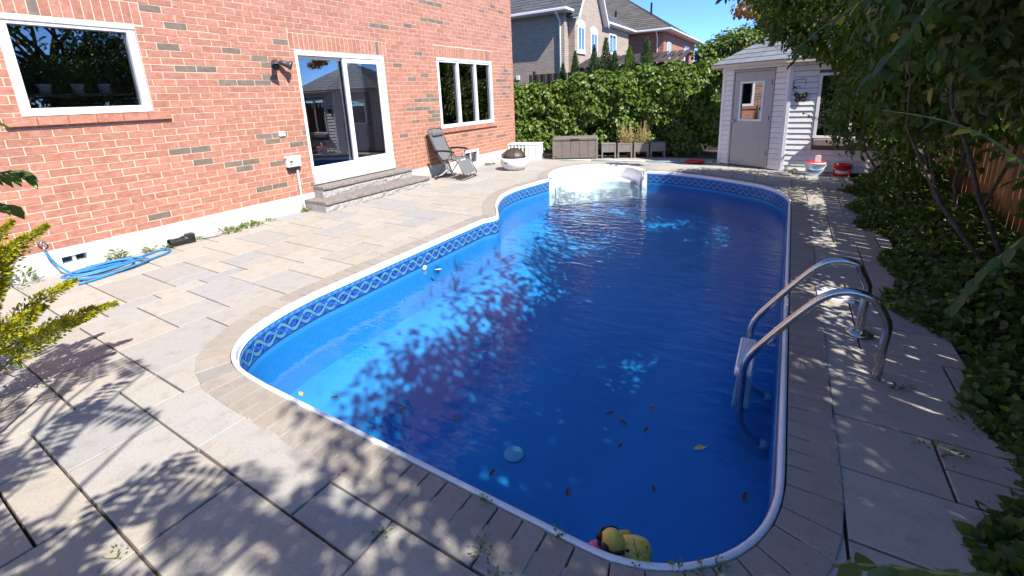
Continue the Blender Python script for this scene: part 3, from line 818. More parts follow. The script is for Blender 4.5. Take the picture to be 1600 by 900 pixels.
for ci in range(nc):
    z0 = FZ + 0.006 + ci * CP; z1 = z0 + BH; off = (BL + BJ) / 2 * (ci % 2) + rg.uniform(-0.012, 0.012)
    y = Y1 - BL * 60 - off
    y = Y1 - off
    segs = []
    if ci % 2: segs.append((Y1 - off + BJ, Y1))
    while y > -2.2:
        segs.append((y - BL, y)); y -= BL + BJ
    for a, b in segs:
        parts = [(a, b, z0, z1)]
        for h in holes:
            nw = []
            for p, q, u, w in parts:
                if h[1] <= p or h[0] >= q or h[3] <= u or h[2] >= w: nw.append((p, q, u, w)); continue
                if h[0] > p: nw.append((p, h[0] - 0.003, u, w))
                if h[1] < q: nw.append((h[1] + 0.003, q, u, w))
                pm, qm = max(p, h[0]), min(q, h[1])
                if h[2] > u: nw.append((pm, qm, u, h[2] - 0.003))
                if h[3] < w: nw.append((pm, qm, h[3] + 0.003, w))
            parts = nw
        for p, q, u, w in parts:
            if q - p > 0.012 and w - u > 0.012:
                c = (p + q) / 2; dk = any(u0 <= c <= u1 for u0, u1 in darkmask.get(ci, ()))
                blist.append((p, q, u, w, dk, 'h'))
for key, (a, b, z0, z1) in SOLD.items():
    n = round((b - a) / CP); w = (b - a) / n
    for i in range(n): blist.append((a + i * w + 0.005, a + (i + 1) * w - 0.005, z0 + 0.005, z1 - 0.005, rg.random() < 0.06, 's'))
def vis_score(b):
    p = Vector((WX, (b[0] + b[1]) / 2, (b[2] + b[3]) / 2)); d = p - CAM; zz = d.dot(f)
    if zz < 0.5: return -1
    u = 800 + FPX * d.dot(rr) / zz; v = 330 + FPX * d.dot(dd) / zz
    if not (-20 < u < 1620 and -15 < v < 915): return -0.5 / zz
    return (b[1] - b[0]) * (b[3] - b[2]) / zz ** 3 * abs(d.x)
order = sorted(range(len(blist)), key=lambda i: -vis_score(blist[i]))
cache = {}
def brick_mesh(w, h, dk, var):
    key = (round(w, 3), round(h, 3), dk, var)
    if key not in cache:
        r2 = random.Random(hash(key) & 0xffff); j = lambda: r2.uniform(-0.0016, 0.0016)
        m = MB(); m.box(-0.05, 0, 0, w, 0, h)
        m.v = [(v[0] + (r2.uniform(-0.0015, 0.001) if v[0] > -0.01 else 0), v[1] + j(), v[2] + j()) for v in m.v]
        cache[key] = m.mesh('brick', 'brick_dark' if dk else 'brick_face')
    return cache[key]
joined = {False: MB(), True: MB()}
nsing = 0
for q in order:
    a, b, z0, z1, dk, kind = blist[q]
    px = rg.uniform(-0.0015, 0.0015)
    if nsing < 300 and vis_score(blist[q]) > 0:
        o = link('brick', brick_mesh(b - a, z1 - z0, dk, rg.randrange(3)), wall, True); o.location = (WX + px, a, z0); nsing += 1
    else: joined[dk].box(WX - 0.05, WX + px, a, b, z0, z1)
stuff(joined[False].build('brick_field', 'brick_face_joined', wall, True)); stuff(joined[True].build('dark_brick_field', 'brick_dark_joined', wall, True))

# windows ------------------------------------------------------------
def frame(m, ya, yb, za, zb, w, x0, x1):
    m.bbox(x0, x1, ya, ya + w, za, zb, 0.004); m.bbox(x0, x1, yb - w, yb, za, zb, 0.004)
    m.bbox(x0, x1, ya + w, yb - w, za, za + w, 0.004); m.bbox(x0, x1, ya + w, yb - w, zb - w, zb, 0.004)
def pane(name, ya, yb, za, zb, x, parent, mat='window_glass'):
    m = MB(); m.box(x - 0.006, x, ya, yb, za, zb); return m.build(name, mat, parent, True)
def sill_bricks(key, parent):
    a, b, z0, z1 = SILL[key]; n = round((b - a) / (BL + BJ)); w = (b - a) / n
    for i in range(n):
        m = MB(); m.box(WX - 0.08, WX + 0.045, a + i * w + 0.003, a + (i + 1) * w - 0.003, z0, z1); m.build('brick', 'brick_face', parent, True)
def window(key, mull, w=0.07):
    a, b, z0, z1 = OPEN[key]
    m = MB(); frame(m, a + .004, b - .004, z0 + .004, z1 - .004, w, WX - 0.11, WX - 0.012)
    wn = m.build('window', 'white_vinyl', house, True)
    m = MB(); m.bbox(WX - 0.10, WX + 0.004, a + .006, b - .006, z1 - 0.05, z1 - 0.005, 0.004); m.build('head_trim', 'white_vinyl', wn, True)
    xs = [a + w + .004] + [v for c in mull for v in (c - w * .5, c + w * .5)] + [b - w - .004]
    for c in mull:
        m = MB(); m.bbox(WX - 0.10, WX - 0.016, c - w / 2, c + w / 2, z0 + w, z1 - w, 0.004); m.build('mullion', 'white_vinyl', wn, True)
    for p, q in zip(xs[::2], xs[1::2]): pane('pane', p - .003, q + .003, z0 + w, z1 - w, WX - 0.075, wn)
    return wn
w1 = window('w1', [], 0.085); sill_bricks('w1', w1)
w2 = window('w2', [8.46 + 0.80, 8.46 + 1.54], 0.085); sill_bricks('w2', w2)
for kx in ('u1', 'u2', 'u3'):
    c = OPEN[kx]; window(kx, [(c[0] + c[1]) / 2])
# sliding door
a, b, z0, z1 = OPEN['door']; fb = 0.60
m = MB(); m.bbox(WX - 0.13, WX - 0.006, a + .004, a + .05, fb, z1 - .004, .004); m.bbox(WX - 0.13, WX - 0.006, b - .10, b - .004, fb, z1 - .004, .004)
m.bbox(WX - 0.13, WX - 0.004, a + .05, b - .10, z1 - .075, z1 - .004, .004); m.bbox(WX - 0.13, WX + 0.006, a + .05, b - .10, fb, fb + .05, .004)
door = m.build('sliding_door', 'white_vinyl', house, True)
mid = (a + b) / 2 - 0.02
m = MB(); m.bbox(WX - 0.22, WX + 0.03, a + .002, b - .002, z0 - 0.0, fb - .002, .006); m.build('threshold', 'concrete', door, True)
m = MB(); frame(m, mid, b - .10, fb + .052, z1 - .077, 0.085, WX - 0.06, WX - 0.02); p1 = m.build('door_panel', 'white_vinyl', door, True)
m = MB(); frame(m, a + .051, mid + .07, fb + .052, z1 - .077, 0.05, WX - 0.115, WX - 0.075); p2 = m.build('door_panel', 'white_vinyl', door, True)
pane('pane', mid + .08, b - .18, fb + .13, z1 - .155, WX - 0.04, p1); pane('pane', a + .09, mid + .03, fb + .10, z1 - .12, WX - 0.095, p2)
m = MB(); m.bbox(WX - 0.02, WX + 0.012, a + .005, a + .03, 1.58, 1.70, .004); m.build('latch', 'white_vinyl', door, True)
# basement windows
for (a, b, z0, z1) in ((9.22, 9.90, 0.06, 0.46), (1.40, 1.80, 0.0, 0.26)):
    m = MB(); frame(m, a + .002, b - .002, z0 + .002, z1 - .002, 0.06 if a > 5 else 0.085, WX - 0.12, WX + 0.02); bw = m.build('basement_window', 'white_vinyl', house, True)
    pane('pane', a + .055, b - .055, z0 + .055, z1 - .055, WX - 0.05, bw)
    m = MB(); m.bbox(WX - 0.045, WX - 0.01, (a + b) / 2 - .015, (a + b) / 2 + .015, z0 + .055, z1 - .055, .003); m.build('mullion', 'white_vinyl', bw, True)
# three pots on the inner ledge of the left window
for i, y in enumerate((1.86, 2.16, 2.42)):
    m = MB(); m.lathe([(0.052, 0), (0.060, 0.09), (0.066, 0.092), (0.067, 0.115), (0.066, 0.116), (0.06, 0.10)], 18)
    m.xf(Matrix.Translation((WX - 0.42, y, 2.02))); tag(m.build('plant_pot', 'room_white'), ['white pot standing behind the left window, leftmost of three', 'white pot standing behind the left window, middle of three', 'white pot standing behind the left window, rightmost of three'][i], 'pot', 'pots behind the window')
sh = MB(); sh.bbox(WX - 0.55, WX - 0.305, 1.45, 2.8, 1.985, 2.02, .003); tag(sh.build('window_shelf', 'interior_floor'), 'dark shelf behind the left window carrying three white pots', 'shelf')

# ------------------------------------------------------------------ things at the house wall
# steps of cast stone below the sliding door
st = thing('stone_steps', 'two broad grey cast stone steps below the sliding door', 'steps', (-6.8, 5.95, 0))
def step_tier(x1, ya, yb, z0, zr, zc, n):
    w = (yb - ya) / n; rs = random.Random(int(ya * 100))
    for i in range(n):
        m = MB(); nx_ = 7
        a = ya + i * w + 0.002; b = ya + (i + 1) * w - 0.002
        g = [(a + (b - a) * t / nx_) for t in range(nx_ + 1)]
        zz_ = [z0, z0 + (zr - z0) * .35, z0 + (zr - z0) * .7, zr]
        V = [(x1 - 0.03 + (rs.uniform(-.012, .010) if 0 < e < 3 else -0.008), y, z) for y in g for e, z in enumerate(zz_)]
        fs = [(q * 4 + e, (q + 1) * 4 + e, (q + 1) * 4 + e + 1, q * 4 + e + 1) for q in range(nx_) for e in range(3)]
        m.add(V, fs); nv = len(V)
        m.add([(WX + .013, a, z0), (WX + .013, b, z0), (WX + .013, a, zr), (WX + .013, b, zr)], [])
        m.f += [(3, nx_ * 4 + 3, nv + 3, nv + 2), (0, nv, nv + 1, nx_ * 4), (0, 1, 2, 3, nv + 2, nv), (nx_ * 4, nv + 1, nv + 3, nx_ * 4 + 3, nx_ * 4 + 2, nx_ * 4 + 1)]
        m.build('riser_block', 'rock_face', st, True)
        m = MB(); m.bbox(WX + .013, x1, a, b, zr + 0.004, zc, 0.006); m.build('tread_slab', 'cast_stone', st, True)
step_tier(-6.49, 4.63, 7.25, -0.01, 0.125, 0.185, 4)
step_tier(-6.80, 4.84, 7.06, 0.188, 0.325, 0.385, 3)

# twin flood lamp
fl = thing('flood_light', 'twin-headed black flood lamp on the brick wall left of the sliding door', 'lamp', (WX, 4.50, 2.44))
m = MB(); m.lathe([(0.055, 0), (0.055, 0.02), (0.03, 0.03), (0.02, 0.045)], 16); m.xf(Matrix.Rotation(R(90), 4, 'Y')); m.build('base', 'grey_metal', fl)
def head(d, p0):
    d = Vector(d).normalized(); M = Matrix.Translation(p0) @ d.to_track_quat('Z', 'Y').to_matrix().to_4x4()
    m = MB(); m.lathe([(0.02, -0.02), (0.038, 0), (0.044, 0.06), (0.046, 0.10), (0.066, 0.13), (0.07, 0.165), (0.062, 0.168), (0.05, 0.14), (0.0, 0.135)], 18); m.xf(M); h = m.build('lamp_head', 'grey_metal', fl)
    m = MB(); m.lathe([(0.05, 0.139), (0.03, 0.15), (0.0, 0.152)], 14); m.xf(M); m.build('lens', 'black_plastic', h)
    m = MB(); m.tube([(0.03, 0, 0), tuple(Vector(p0) * 0.6 + Vector((.012, 0, 0))), p0], 0.012, 8); m.build('arm', 'black_plastic', fl)
head((0.75, -0.42, -0.62), (0.085, -0.045, 0.02)); head((0.62, 0.78, -0.36), (0.075, 0.055, 0.01))
# small plate and meter box with conduit
m = MB(); m.bbox(WX - .01, WX + 0.03, 4.37, 4.475, 1.295, 1.375, .006); tag(m.build('vent_cap', 'white_plastic'), 'small white plastic cap on the bricks above the outlet box', 'cap')
bx = thing('outlet_box', 'white weatherproof outlet box with a conduit running down to the ground', 'outlet box', (WX, 4.52, 0.8))
m = MB(); m.bbox(0, 0.085, -0.125, 0.125, -0.02, 0.145, .012); m.build('box', 'white_plastic', bx)
m = MB(); m.bbox(0.002, 0.095, -0.135, 0.135, 0.125, 0.165, .010); m.build('lid', 'white_plastic', bx)
m = MB(); m.bbox(0.003, 0.07, -0.11, 0.09, -0.065, -0.022, .008); m.build('outlet', 'black_plastic', bx)
m = MB(); m.bbox(0.086, 0.09, -0.09, -0.03, 0.06, 0.085, .001); m.bbox(0.086, 0.09, -0.09, -0.05, 0.02, 0.035, .001); m.build('mark', 'black_plastic', bx)
m = MB(); m.tube([(0.03, 0.06, -0.02), (0.032, 0.06, -0.5), (0.035, 0.06, -0.80)], 0.016, 10); m.build('conduit', 'white_plastic', bx)
m = MB(); m.tube([(0.05, -0.08, -0.06), (0.06, -0.07, -0.10), (0.06, -0.04, -0.115), (0.05, -0.01, -0.09), (0.04, 0.0, -0.06)], 0.006, 6); m.build('cable', 'black_plastic', bx)
# tap and hose
tp = thing('garden_tap', 'small metal garden tap on the house wall above the coiled hose', 'tap', (WX, 1.36, 0.36))
m = MB(); m.tube([(0, 0, 0), (0.05, 0, 0), (0.08, 0, -0.01), (0.10, 0, -0.05)], 0.013, 8); m.build('spout', 'stainless_steel', tp)
m = MB(); m.tube([(0.045 + 0.035 * math.cos(a), 0.035 * math.sin(a), 0.045) for a in [k * math.pi / 5 for k in range(10)]], 0.007, 6, True); m.tube([(0.045, 0, 0), (0.045, 0, 0.045)], 0.007, 6); m.tube([(0.012, 0, 0.045), (0.078, 0, 0.045)], 0.005, 5); m.build('handle', 'stainless_steel', tp)
rs = random.Random(11)
path = [(WX + .10, 1.36, .30), (WX + .11, 1.38, .22), (WX + .14, 1.42, .12), (WX + .24, 1.46, .05), (WX + .34, 1.50, .03)]
for t in range(74):
    a = 2.6 + t * 0.37; lap = t / 17
    cx, cy = -6.60 + 0.03 * math.sin(lap * 2.1), 1.72 + 0.05 * math.sin(lap * 1.7)
    rx, ry = 0.16 + 0.03 * math.sin(lap * 1.3 + 1), 0.30 + 0.05 * math.sin(lap * 2.3)
    path.append((cx + rx * math.cos(a), cy + ry * math.sin(a), 0.018 + 0.022 * min(lap, 2.2) + 0.006 * math.sin(a * 3)))
path += [(-6.74, 2.0, .03), (-6.83, 2.2, .017), (-6.88, 2.36, .017), (-6.80, 2.44, .017), (-6.66, 2.36, .017), (-6.56, 2.15, .02), (-6.44, 1.9, .018), (-6.36, 1.6, .018), (-6.34, 1.4, .018)]
path = catmull(path, 3)
m = MB(); m.tube(path, 0.0125, 7); tag(m.build('garden_hose', 'hose_blue'), 'blue garden hose lying in loose coils at the foot of the house wall', 'hose')
# black drain elbow and stone
dr = thing('drain_pipe', 'short black plastic drain pipe end lying at the house foundation', 'pipe', (-6.93, 2.50, 0))
m = MB(); m.tube([(0, 0, .055), (0, .17, .055)], 0.05, 12, cap=False); m.tube([(0, -.005, .055), (0, .03, .055)], 0.058, 12, cap=False); m.tube([(0, .15, .06), (0, .28, .065)], 0.055, 12); m.build('pipe', 'black_plastic', dr)
m = MB(); m.bbox(-.05, .05, .20, .30, 0.0, .13, .01); m.build('elbow', 'black_plastic', dr)
def stone(name, loc, s, mat, label, seed):
    rs = random.Random(seed); m = MB(); m.ball((0, 0, 0), s, 9, 6); m.v = [tuple(c * rs.uniform(.8, 1.15) for c in v) for v in m.v]; m.smooth = False
    m.xf(Matrix.Translation(loc)); return tag(m.build(name, mat), label, 'stone')
stone('flat_stone', (-6.93, 3.05, 0.02), (.07, .16, .035), 'rock_face', 'flat grey stone lying between the drain pipe and the weeds', 3)

# reclining chair
ch = thing('recliner_chair', 'grey folding recliner with laced sling and black armrests by the steps', 'chair', (-6.56, 8.16, 0.0), R(9))
FR = 'black_plastic'; W2 = 0.30
def bar(pts, r=0.011): m = MB(); m.tube(pts, r, 8); return m
for y in (-W2, W2):
    bar([(-.16, y, .43), (-.24, y, .58), (-.36, y, .86), (-.44, y, 1.09)]).build('back_rail', 'grey_metal', ch)
    bar([(-.16, y, .43), (.12, y, .46), (.22, y, .45)]).build('seat_rail', 'grey_metal', ch)
    bar([(.22, y, .45), (.30, y, .36), (.42, y, .10)]).build('leg_rail', 'grey_metal', ch)
    ys_ = y * 1.13
    bar([(-.30, ys_, .64), (-.02, ys_, .33), (.24, ys_, .022)]).build('leg', 'grey_metal', ch)
    bar([(.14, ys_, .60), (-.06, ys_, .33), (-.30, ys_, .012)]).build('leg', 'grey_metal', ch)
    m = MB(); pts = [(-.34, .63), (-.24, .67), (-.05, .675), (.12, .665), (.22, .63), (.21, .61), (.10, .63), (-.05, .64), (-.22, .635)]
    n_ = len(pts); m.add([(x, ys_ - .03, z) for x, z in pts] + [(x, ys_ + .03, z) for x, z in pts], [tuple(range(n_)), tuple(range(2 * n_ - 1, n_ - 1, -1))] + [(i, i + n_, (i + 1) % n_ + n_, (i + 1) % n_) for i in range(n_)]); m.build('armrest', 'black_plastic', ch)
    m = MB(); m.tube([(-.24, y, .58), (-.20, ys_, .645)], .009, 6); m.tube([(.12, y, .46), (.14, ys_, .60)], .009, 6); m.build('bracket', 'black_plastic', ch)
bar([(-.44, -W2, 1.09), (-.45, -W2 * .8, 1.125), (-.45, W2 * .8, 1.125), (-.44, W2, 1.09)]).build('top_rail', 'grey_metal', ch)
bar([(.24, -W2 * 1.13, .022), (.38, -W2 * 1.13, .012), (.42, -W2, .012), (.42, W2, .012), (.38, W2 * 1.13, .012), (.24, W2 * 1.13, .022)]).build('front_foot', 'grey_metal', ch)
bar([(-.30, -W2 * 1.13, .012), (-.36, -W2, .012), (-.36, W2, .012), (-.30, W2 * 1.13, .012)]).build('rear_foot', 'grey_metal', ch)
bar([(.42, -W2, .10), (.435, -W2 * .8, .075), (.435, W2 * .8, .075), (.42, W2, .10)]).build('foot_rail', 'grey_metal', ch)
bar([(-.10, -W2 * 1.1, .36), (-.10, W2 * 1.1, .36)], .009).build('cross_bar', 'grey_metal', ch)
def slingmesh(pts, name):
    m = MB(); w = W2 - 0.035; n_ = len(pts)
    for x, z in pts:
        for t in range(5): m.v.append((x + 0.018 * math.sin(math.pi * t / 4), -w + 2 * w * t / 4, z - 0.02 * math.sin(math.pi * t / 4)))
    for i in range(n_ - 1):
        for t in range(4): m.f.append((i * 5 + t, i * 5 + t + 1, (i + 1) * 5 + t + 1, (i + 1) * 5 + t))
    m.smooth = True; return m.build(name, 'chair_sling', ch)
bk = slingmesh([(-.45, 1.12), (-.425, 1.05), (-.36, .86), (-.24, .58), (-.17, .45)], 'back_sling')
slingmesh([(-.15, .44), (0, .445), (.12, .46), (.21, .45)], 'seat_sling'); slingmesh([(.24, .43), (.30, .355), (.40, .13)], 'leg_sling')
m = MB()
for t in range(22):
    s_ = t / 21; x = -.18 - .25 * s_; z = .47 + .58 * s_
    for y in (-1, 1): m.tube([(x, y * (W2 - .04), z), (x - .004, y * W2, z + .012 * (1 if t % 2 else -1))], .004, 4)
m.build('lacing', 'black_plastic', bk)
m = MB(); m.bbox(-.47, -.37, -.22, .22, .95, 1.07, .03); m.xf(Matrix.Translation((.035, 0, 0.01))); m.build('headrest', 'chair_sling', ch)

# fire bowl
fb_ = thing('fire_bowl', 'round white fire bowl with a domed mesh spark screen near the house corner', 'fire bowl', (-5.80, 9.62, 0))
m = MB(); m.lathe([(0.20, 0.0), (0.235, 0.012), (0.30, 0.07), (0.345, 0.15), (0.352, 0.21), (0.335, 0.275), (0.305, 0.30), (0.285, 0.295), (0.27, 0.24), (0.0, 0.20)], 32); m.build('bowl', 'bowl_white', fb_)
m = MB(); m.lathe([(0.275, .30), (0.285, .315), (0.255, .385), (0.19, .455), (0.09, .505), (0.0, .52)], 24); m.build('spark_screen', 'mesh_bronze', fb_)
m = MB()
for a in range(6):
    a *= math.pi / 3; m.tube([(0.287 * math.cos(a) * math.cos(t), 0.287 * math.sin(a) * math.cos(t), .312 + 0.215 * math.sin(t)) for t in [k * math.pi / 16 for k in range(9)]], 0.006, 5)
m.tube([(0.287 * math.cos(t), 0.287 * math.sin(t), .312) for t in [k * math.pi / 12 for k in range(24)]], 0.008, 6, True); m.build('screen_frame', 'black_plastic', fb_)
m = MB(); m.tube([(0.03 * math.cos(t), 0, .535 + 0.025 * math.sin(t)) for t in [k * math.pi / 8 for k in range(9)]], 0.006, 6); m.build('handle', 'black_plastic', fb_)
m = MB(); m.bbox(0.335, 0.360, -0.055, 0.055, 0.195, 0.215, .004); m.xf(Matrix.Rotation(R(-97), 4, 'Z')); m.build('vent_slot', 'black_plastic', fb_)

# white slatted cover behind the bowl
sc_ = thing('slatted_cover', 'low white slatted box standing behind the fire bowl at the house corner', 'cover', (-6.35, 11.05, 0), R(14))
for i in range(9):
    m = MB(); m.bbox(-.45 + i * .10, -.45 + i * .10 + (.088 if i > 4 else .045), -.02, .0, .0, .44, .004); m.build('slat', 'white_vinyl', sc_)
for z in (.08, .36):
    m = MB(); m.bbox(-.45, .45, .001, .025, z, z + .05, .004); m.build('rail', 'white_vinyl', sc_)
m = MB(); m.bbox(-.47, .47, -.03, .5, .442, .47, .006); m.build('top', 'white_vinyl', sc_)
for x in (-.45, .43):
    m = MB(); m.bbox(x, x + .02, .026, .48, .0, .44, .004); m.build('side', 'white_vinyl', sc_)

# deck box and raised planters in a line before the hedge
AZ = R(21)
db = thing('deck_box', 'brown-grey resin deck storage box with a flat lid before the hedge', 'storage box', (-5.06, 11.68, 0), AZ)
m = MB(); m.bbox(-.60, .60, .02, .58, .02, .52, .008); m.build('body', 'resin_box', db)
for i in range(5):
    m = MB(); m.bbox(-.595 + i * .239, -.595 + i * .239 + .232, .0, .03, .03, .51, .006); m.build('panel', 'resin_box', db)
m = MB(); m.bbox(-.625, .625, -.02, .60, .522, .60, .014); ld = m.build('lid', 'resin_box', db)
m = MB(); m.bbox(-.12, .12, -.03, -.018, .54, .565, .004); m.build('handle', 'black_plastic', ld)
for x in (-.63, .56):
    m = MB(); m.bbox(x, x + .07, -.01, .06, .0, .52, .008); m.build('corner_post', 'resin_box', db)
names = ['raised grey planter next to the deck box, first of four in the row', 'raised grey planter second from the deck box holding tall dry stalks', 'raised grey planter third from the deck box holding dry stalks', 'raised grey planter at the end of the row, farthest from the deck box']
for i in range(4):
    c = Vector((-4.20, 12.02)) + Vector((math.cos(AZ), math.sin(AZ))) * (i * 0.435)
    pl = thing('raised_planter', names[i], 'planter', (c.x, c.y, 0), AZ, 'raised planters in a row')
    m = MB(); m.bbox(-.185, .185, .0, .36, .17, .39, .008); m.build('trough', 'resin_planter', pl)
    m = MB(); m.bbox(-.195, .195, -.008, .368, .385, .405, .006); m.build('rim', 'resin_planter', pl)
    for x in (-.195, .155):
        for y in (-.006, .326):
            m = MB(); m.bbox(x, x + .04, y, y + .04, 0, .384, .004); m.build('leg', 'resin_planter', pl)
def stalks(name, label, x, n, seed, h=0.55):
    rs = random.Random(seed); p = thing(name, label, 'dry plant', (x.x, x.y, 0.38), 0)
    m = MB()
    for k in range(n):
        a = Vector((rs.uniform(-.17, .17), rs.uniform(.05, .3), 0)); hh = h * rs.uniform(.45, 1.2)
        b = a + Vector((rs.uniform(-.07, .07), rs.uniform(-.07, .07), hh)); m.tube([a, a.lerp(b, .5) + Vector((rs.uniform(-.02, .02), 0, 0)), b], [.004, .003, .002], 4)
    m.build('stem', 'dry_straw', p)
    rng = np.random.default_rng(seed); N = n * 14
    q = np.stack([rng.uniform(-.19, .19, N), rng.uniform(.03, .32, N), rng.uniform(.02, h * .8, N) * rng.uniform(.3, 1, N)], 1)
    leaves('dry_leaf', q, rng.normal(size=(N, 3)) * np.array([1, 1, .6]) + np.array([0, 0, .5]), rng.normal(size=(N, 3)), rng.uniform(.05, .13, N), rng.uniform(.006, .014, N), 'dry_straw', p, wl=False)
for i, lb in ((1, 'tuft of tall straw-coloured dry stalks in the second planter'), (2, 'thinner tuft of dry stalks in the third planter')):
    c = Vector((-4.20, 12.02)) + Vector((math.cos(AZ), math.sin(AZ))) * (i * 0.435); stalks('dry_stalks', lb, c, 26 if i == 1 else 20, 31 + i)

# telescopic pole with red skimmer head
po = thing('pool_pole', 'long pale blue telescopic pool pole with a red skimmer head lying on the patio', 'pole', (-4.0, 11.9, 0))
pa, pb = Vector((-5.35, 11.30, .03)), Vector((-2.10, 11.72, .03))
m = MB(); m.tube([pa, pa.lerp(pb, .28)], .016, 8); m.build('grip', 'pole_white', po, True)
m = MB(); m.tube([pa.lerp(pb, .27), pa.lerp(pb, .7)], .019, 8); m.build('outer_tube', 'pole_white', po, True)
m = MB(); m.tube([pa.lerp(pb, .69), pb], .015, 8); m.build('inner_tube', 'pole_blue', po, True)
d_ = (pb - pa).normalized(); s_ = Vector((-d_.y, d_.x, 0))
m = MB(); ov = [pb + d_ * (.20 + .20 * math.cos(t)) + s_ * .13 * math.sin(t) + Vector((0, 0, .02)) for t in [k * math.pi / 10 for k in range(20)]]; m.tube(ov, .028, 8, True); m.build('head_frame', 'red_plastic', po, True)
m = MB(); m.ball(pb + d_ * .2 + Vector((0, 0, .018)), (.17, .10, .016), 14, 6); m.build('net', 'red_plastic', po, True)
for a in (-.06, .06):
    m = MB(); m.tube([pb + d_ * .40 + s_ * a, pb + d_ * .56 + s_ * a * 2.2 + Vector((0, 0, .02)), pb + d_ * .60 + s_ * a * 2.6], .009, 6); m.build('clip', 'pole_blue', po, True)
# dead branches beside the box
bh = thing('branch_pile', 'heap of dark dead branches between the slatted cover and the deck box', 'branches', (-6.0, 11.75, 0))
rs = random.Random(8)
for k in range(12):
    a = Vector((rs.uniform(-.45, .2), rs.uniform(-.25, .35), .03 + k * .014)); an = rs.uniform(-.5, .5)
    m = MB(); m.tube([a, a + Vector((.35 * math.cos(an), .35 * math.sin(an), rs.uniform(0, .06))), a + Vector((.7 * math.cos(an + .1), .7 * math.sin(an + .1), rs.uniform(-.02, .1)))], [.02, .016, .008], 6); m.build('branch', 'deadwood', bh)

# ------------------------------------------------------------------ garden shed
A_, B_ = Vector((-1.40, 11.88)), Vector((-0.08, 11.10)); C_, D_, E_ = Vector((1.95, 11.10)), Vector((1.95, 13.6)), Vector((-1.40, 13.6))
shed = thing('garden_shed', 'white clapboard corner shed with a grey door and hip roof at the pool end', 'shed', (0.3, 12.3, 0))
HW = 2.24; BP = 0.112
ring = [A_, B_, C_, D_, E_]
m = MB(); m.prism([p + (Vector((0.3, 12.4)) - p).normalized() * 0.05 for p in ring], 0.0, HW); m.build('lap_shade_core', 'resin_box', shed, True)  # dark body seen through the board gaps, standing in for the siding's shade lines
def wallboards(p, q, cuts):
    e = (q - p).normalized(); n = Vector((e.y, -e.x)); L = (q - p).length
    k = int(HW / BP)
    for i in range(k):
        z0 = 0.02 + i * BP; z1 = min(z0 + BP - 0.009, HW)
        segs = [(0.055, L - 0.055)]
        for a, b, ca, cb_ in cuts:
            if z1 > ca and z0 < cb_:
                nw = []
                for s0, s1 in segs:
                    if b <= s0 or a >= s1: nw.append((s0, s1)); continue
                    if a > s0: nw.append((s0, a))
                    if b < s1: nw.append((b, s1))
                segs = nw
        for s0, s1 in segs:
            m = MB()
            def P(s, o, z): v = p + e * s + n * o; return (v.x, v.y, z)
            m.add([P(s0, -.035, z0), P(s1, -.035, z0), P(s1, .021, z0), P(s0, .021, z0), P(s0, -.035, z1), P(s1, -.035, z1), P(s1, .003, z1), P(s0, .003, z1)],
                  [(0, 1, 2, 3), (7, 6, 5, 4), (3, 2, 6, 7), (1, 0, 4, 5), (0, 3, 7, 4), (2, 1, 5, 6)])
            m.build('siding_board', 'shed_siding', shed, True)
def loc2(p, q, s, o): e = (q - p).normalized(); n = Vector((e.y, -e.x)); return p + e * s + n * o
def slabon(p, q, s0, s1, o0, o1, z0, z1, b=.004):
    m = MB(); m.bbox(s0, s1, -o1, -o0, z0, z1, b); e = (q - p).normalized(); n = Vector((e.y, -e.x))
    M = Matrix(((e.x, -n.x, 0, p.x), (e.y, -n.y, 0, p.y), (0, 0, 1, 0), (0, 0, 0, 1))); return m.xf(M)
wallboards(A_, B_, [(0.26, 1.24, 0, 2.14)])
wallboards(B_, C_, [(0.50, 1.70, 0.56, 1.98)])
wallboards(E_, A_, [(0.9, 1.4, 1.0, 1.5)])
for p, q in ((A_, B_), (B_, C_), (E_, A_)):
    L = (q - p).length
    for s0, s1 in ((0.0, .055), (L - .055, L)): slabon(p, q, s0 + (.0 if s0 else -.014), s1 + (.014 if s0 else 0), -.03, .022, 0, HW).build('corner_trim', 'white_vinyl', shed, True)
# door on the diagonal wall
fr_ = slabon(A_, B_, .265, .305, -.03, .028, 0.0, 2.135); m2 = slabon(A_, B_, 1.195, 1.235, -.03, .028, 0.0, 2.135); m3 = slabon(A_, B_, .305, 1.195, -.03, .028, 2.095, 2.135)
for mm in (m2, m3): fr_.add(mm.v, mm.f)
fr_.build('door_frame', 'shed_door_grey', shed, True)
sdz = MB()
for (s0, s1, z0, z1) in ((.31, .46, .03, 2.085), (1.02, 1.19, .03, 2.085), (.46, 1.02, .03, 1.03), (.46, 1.02, 1.88, 2.085)):
    q_ = slabon(A_, B_, s0, s1, -.03, .012, z0, z1, .002); sdz.add(q_.v, q_.f)
sdoor = sdz.build('door', 'shed_door_grey', shed, True)
wf = MB()
for (s0, s1, z0, z1) in ((.455, .50, 1.025, 1.885), (.98, 1.025, 1.025, 1.885), (.50, .98, 1.025, 1.07), (.50, .98, 1.84, 1.885)):
    q_ = slabon(A_, B_, s0, s1, -.02, .022, z0, z1, .003); wf.add(q_.v, q_.f)
wf.build('window_frame', 'white_vinyl', sdoor, True)
slabon(A_, B_, .497, .983, -.012, -.006, 1.067, 1.843, .001).build('pane', 'shed_glass', sdoor, True)
kn = loc2(A_, B_, .36, .045); m = MB(); m.ball((kn.x, kn.y, 1.02), .032, 12, 8); kn2 = loc2(A_, B_, .36, 0.0); m.tube([(kn2.x, kn2.y, 1.02), (kn.x, kn.y, 1.02)], .012, 8); m.build('knob', 'stainless_steel', sdoor, True)
for z in (.3, 1.05, 1.8):
    slabon(A_, B_, 1.18, 1.20, .012, .03, z, z + .10, .002).build('hinge', 'black_plastic', sdoor, True)
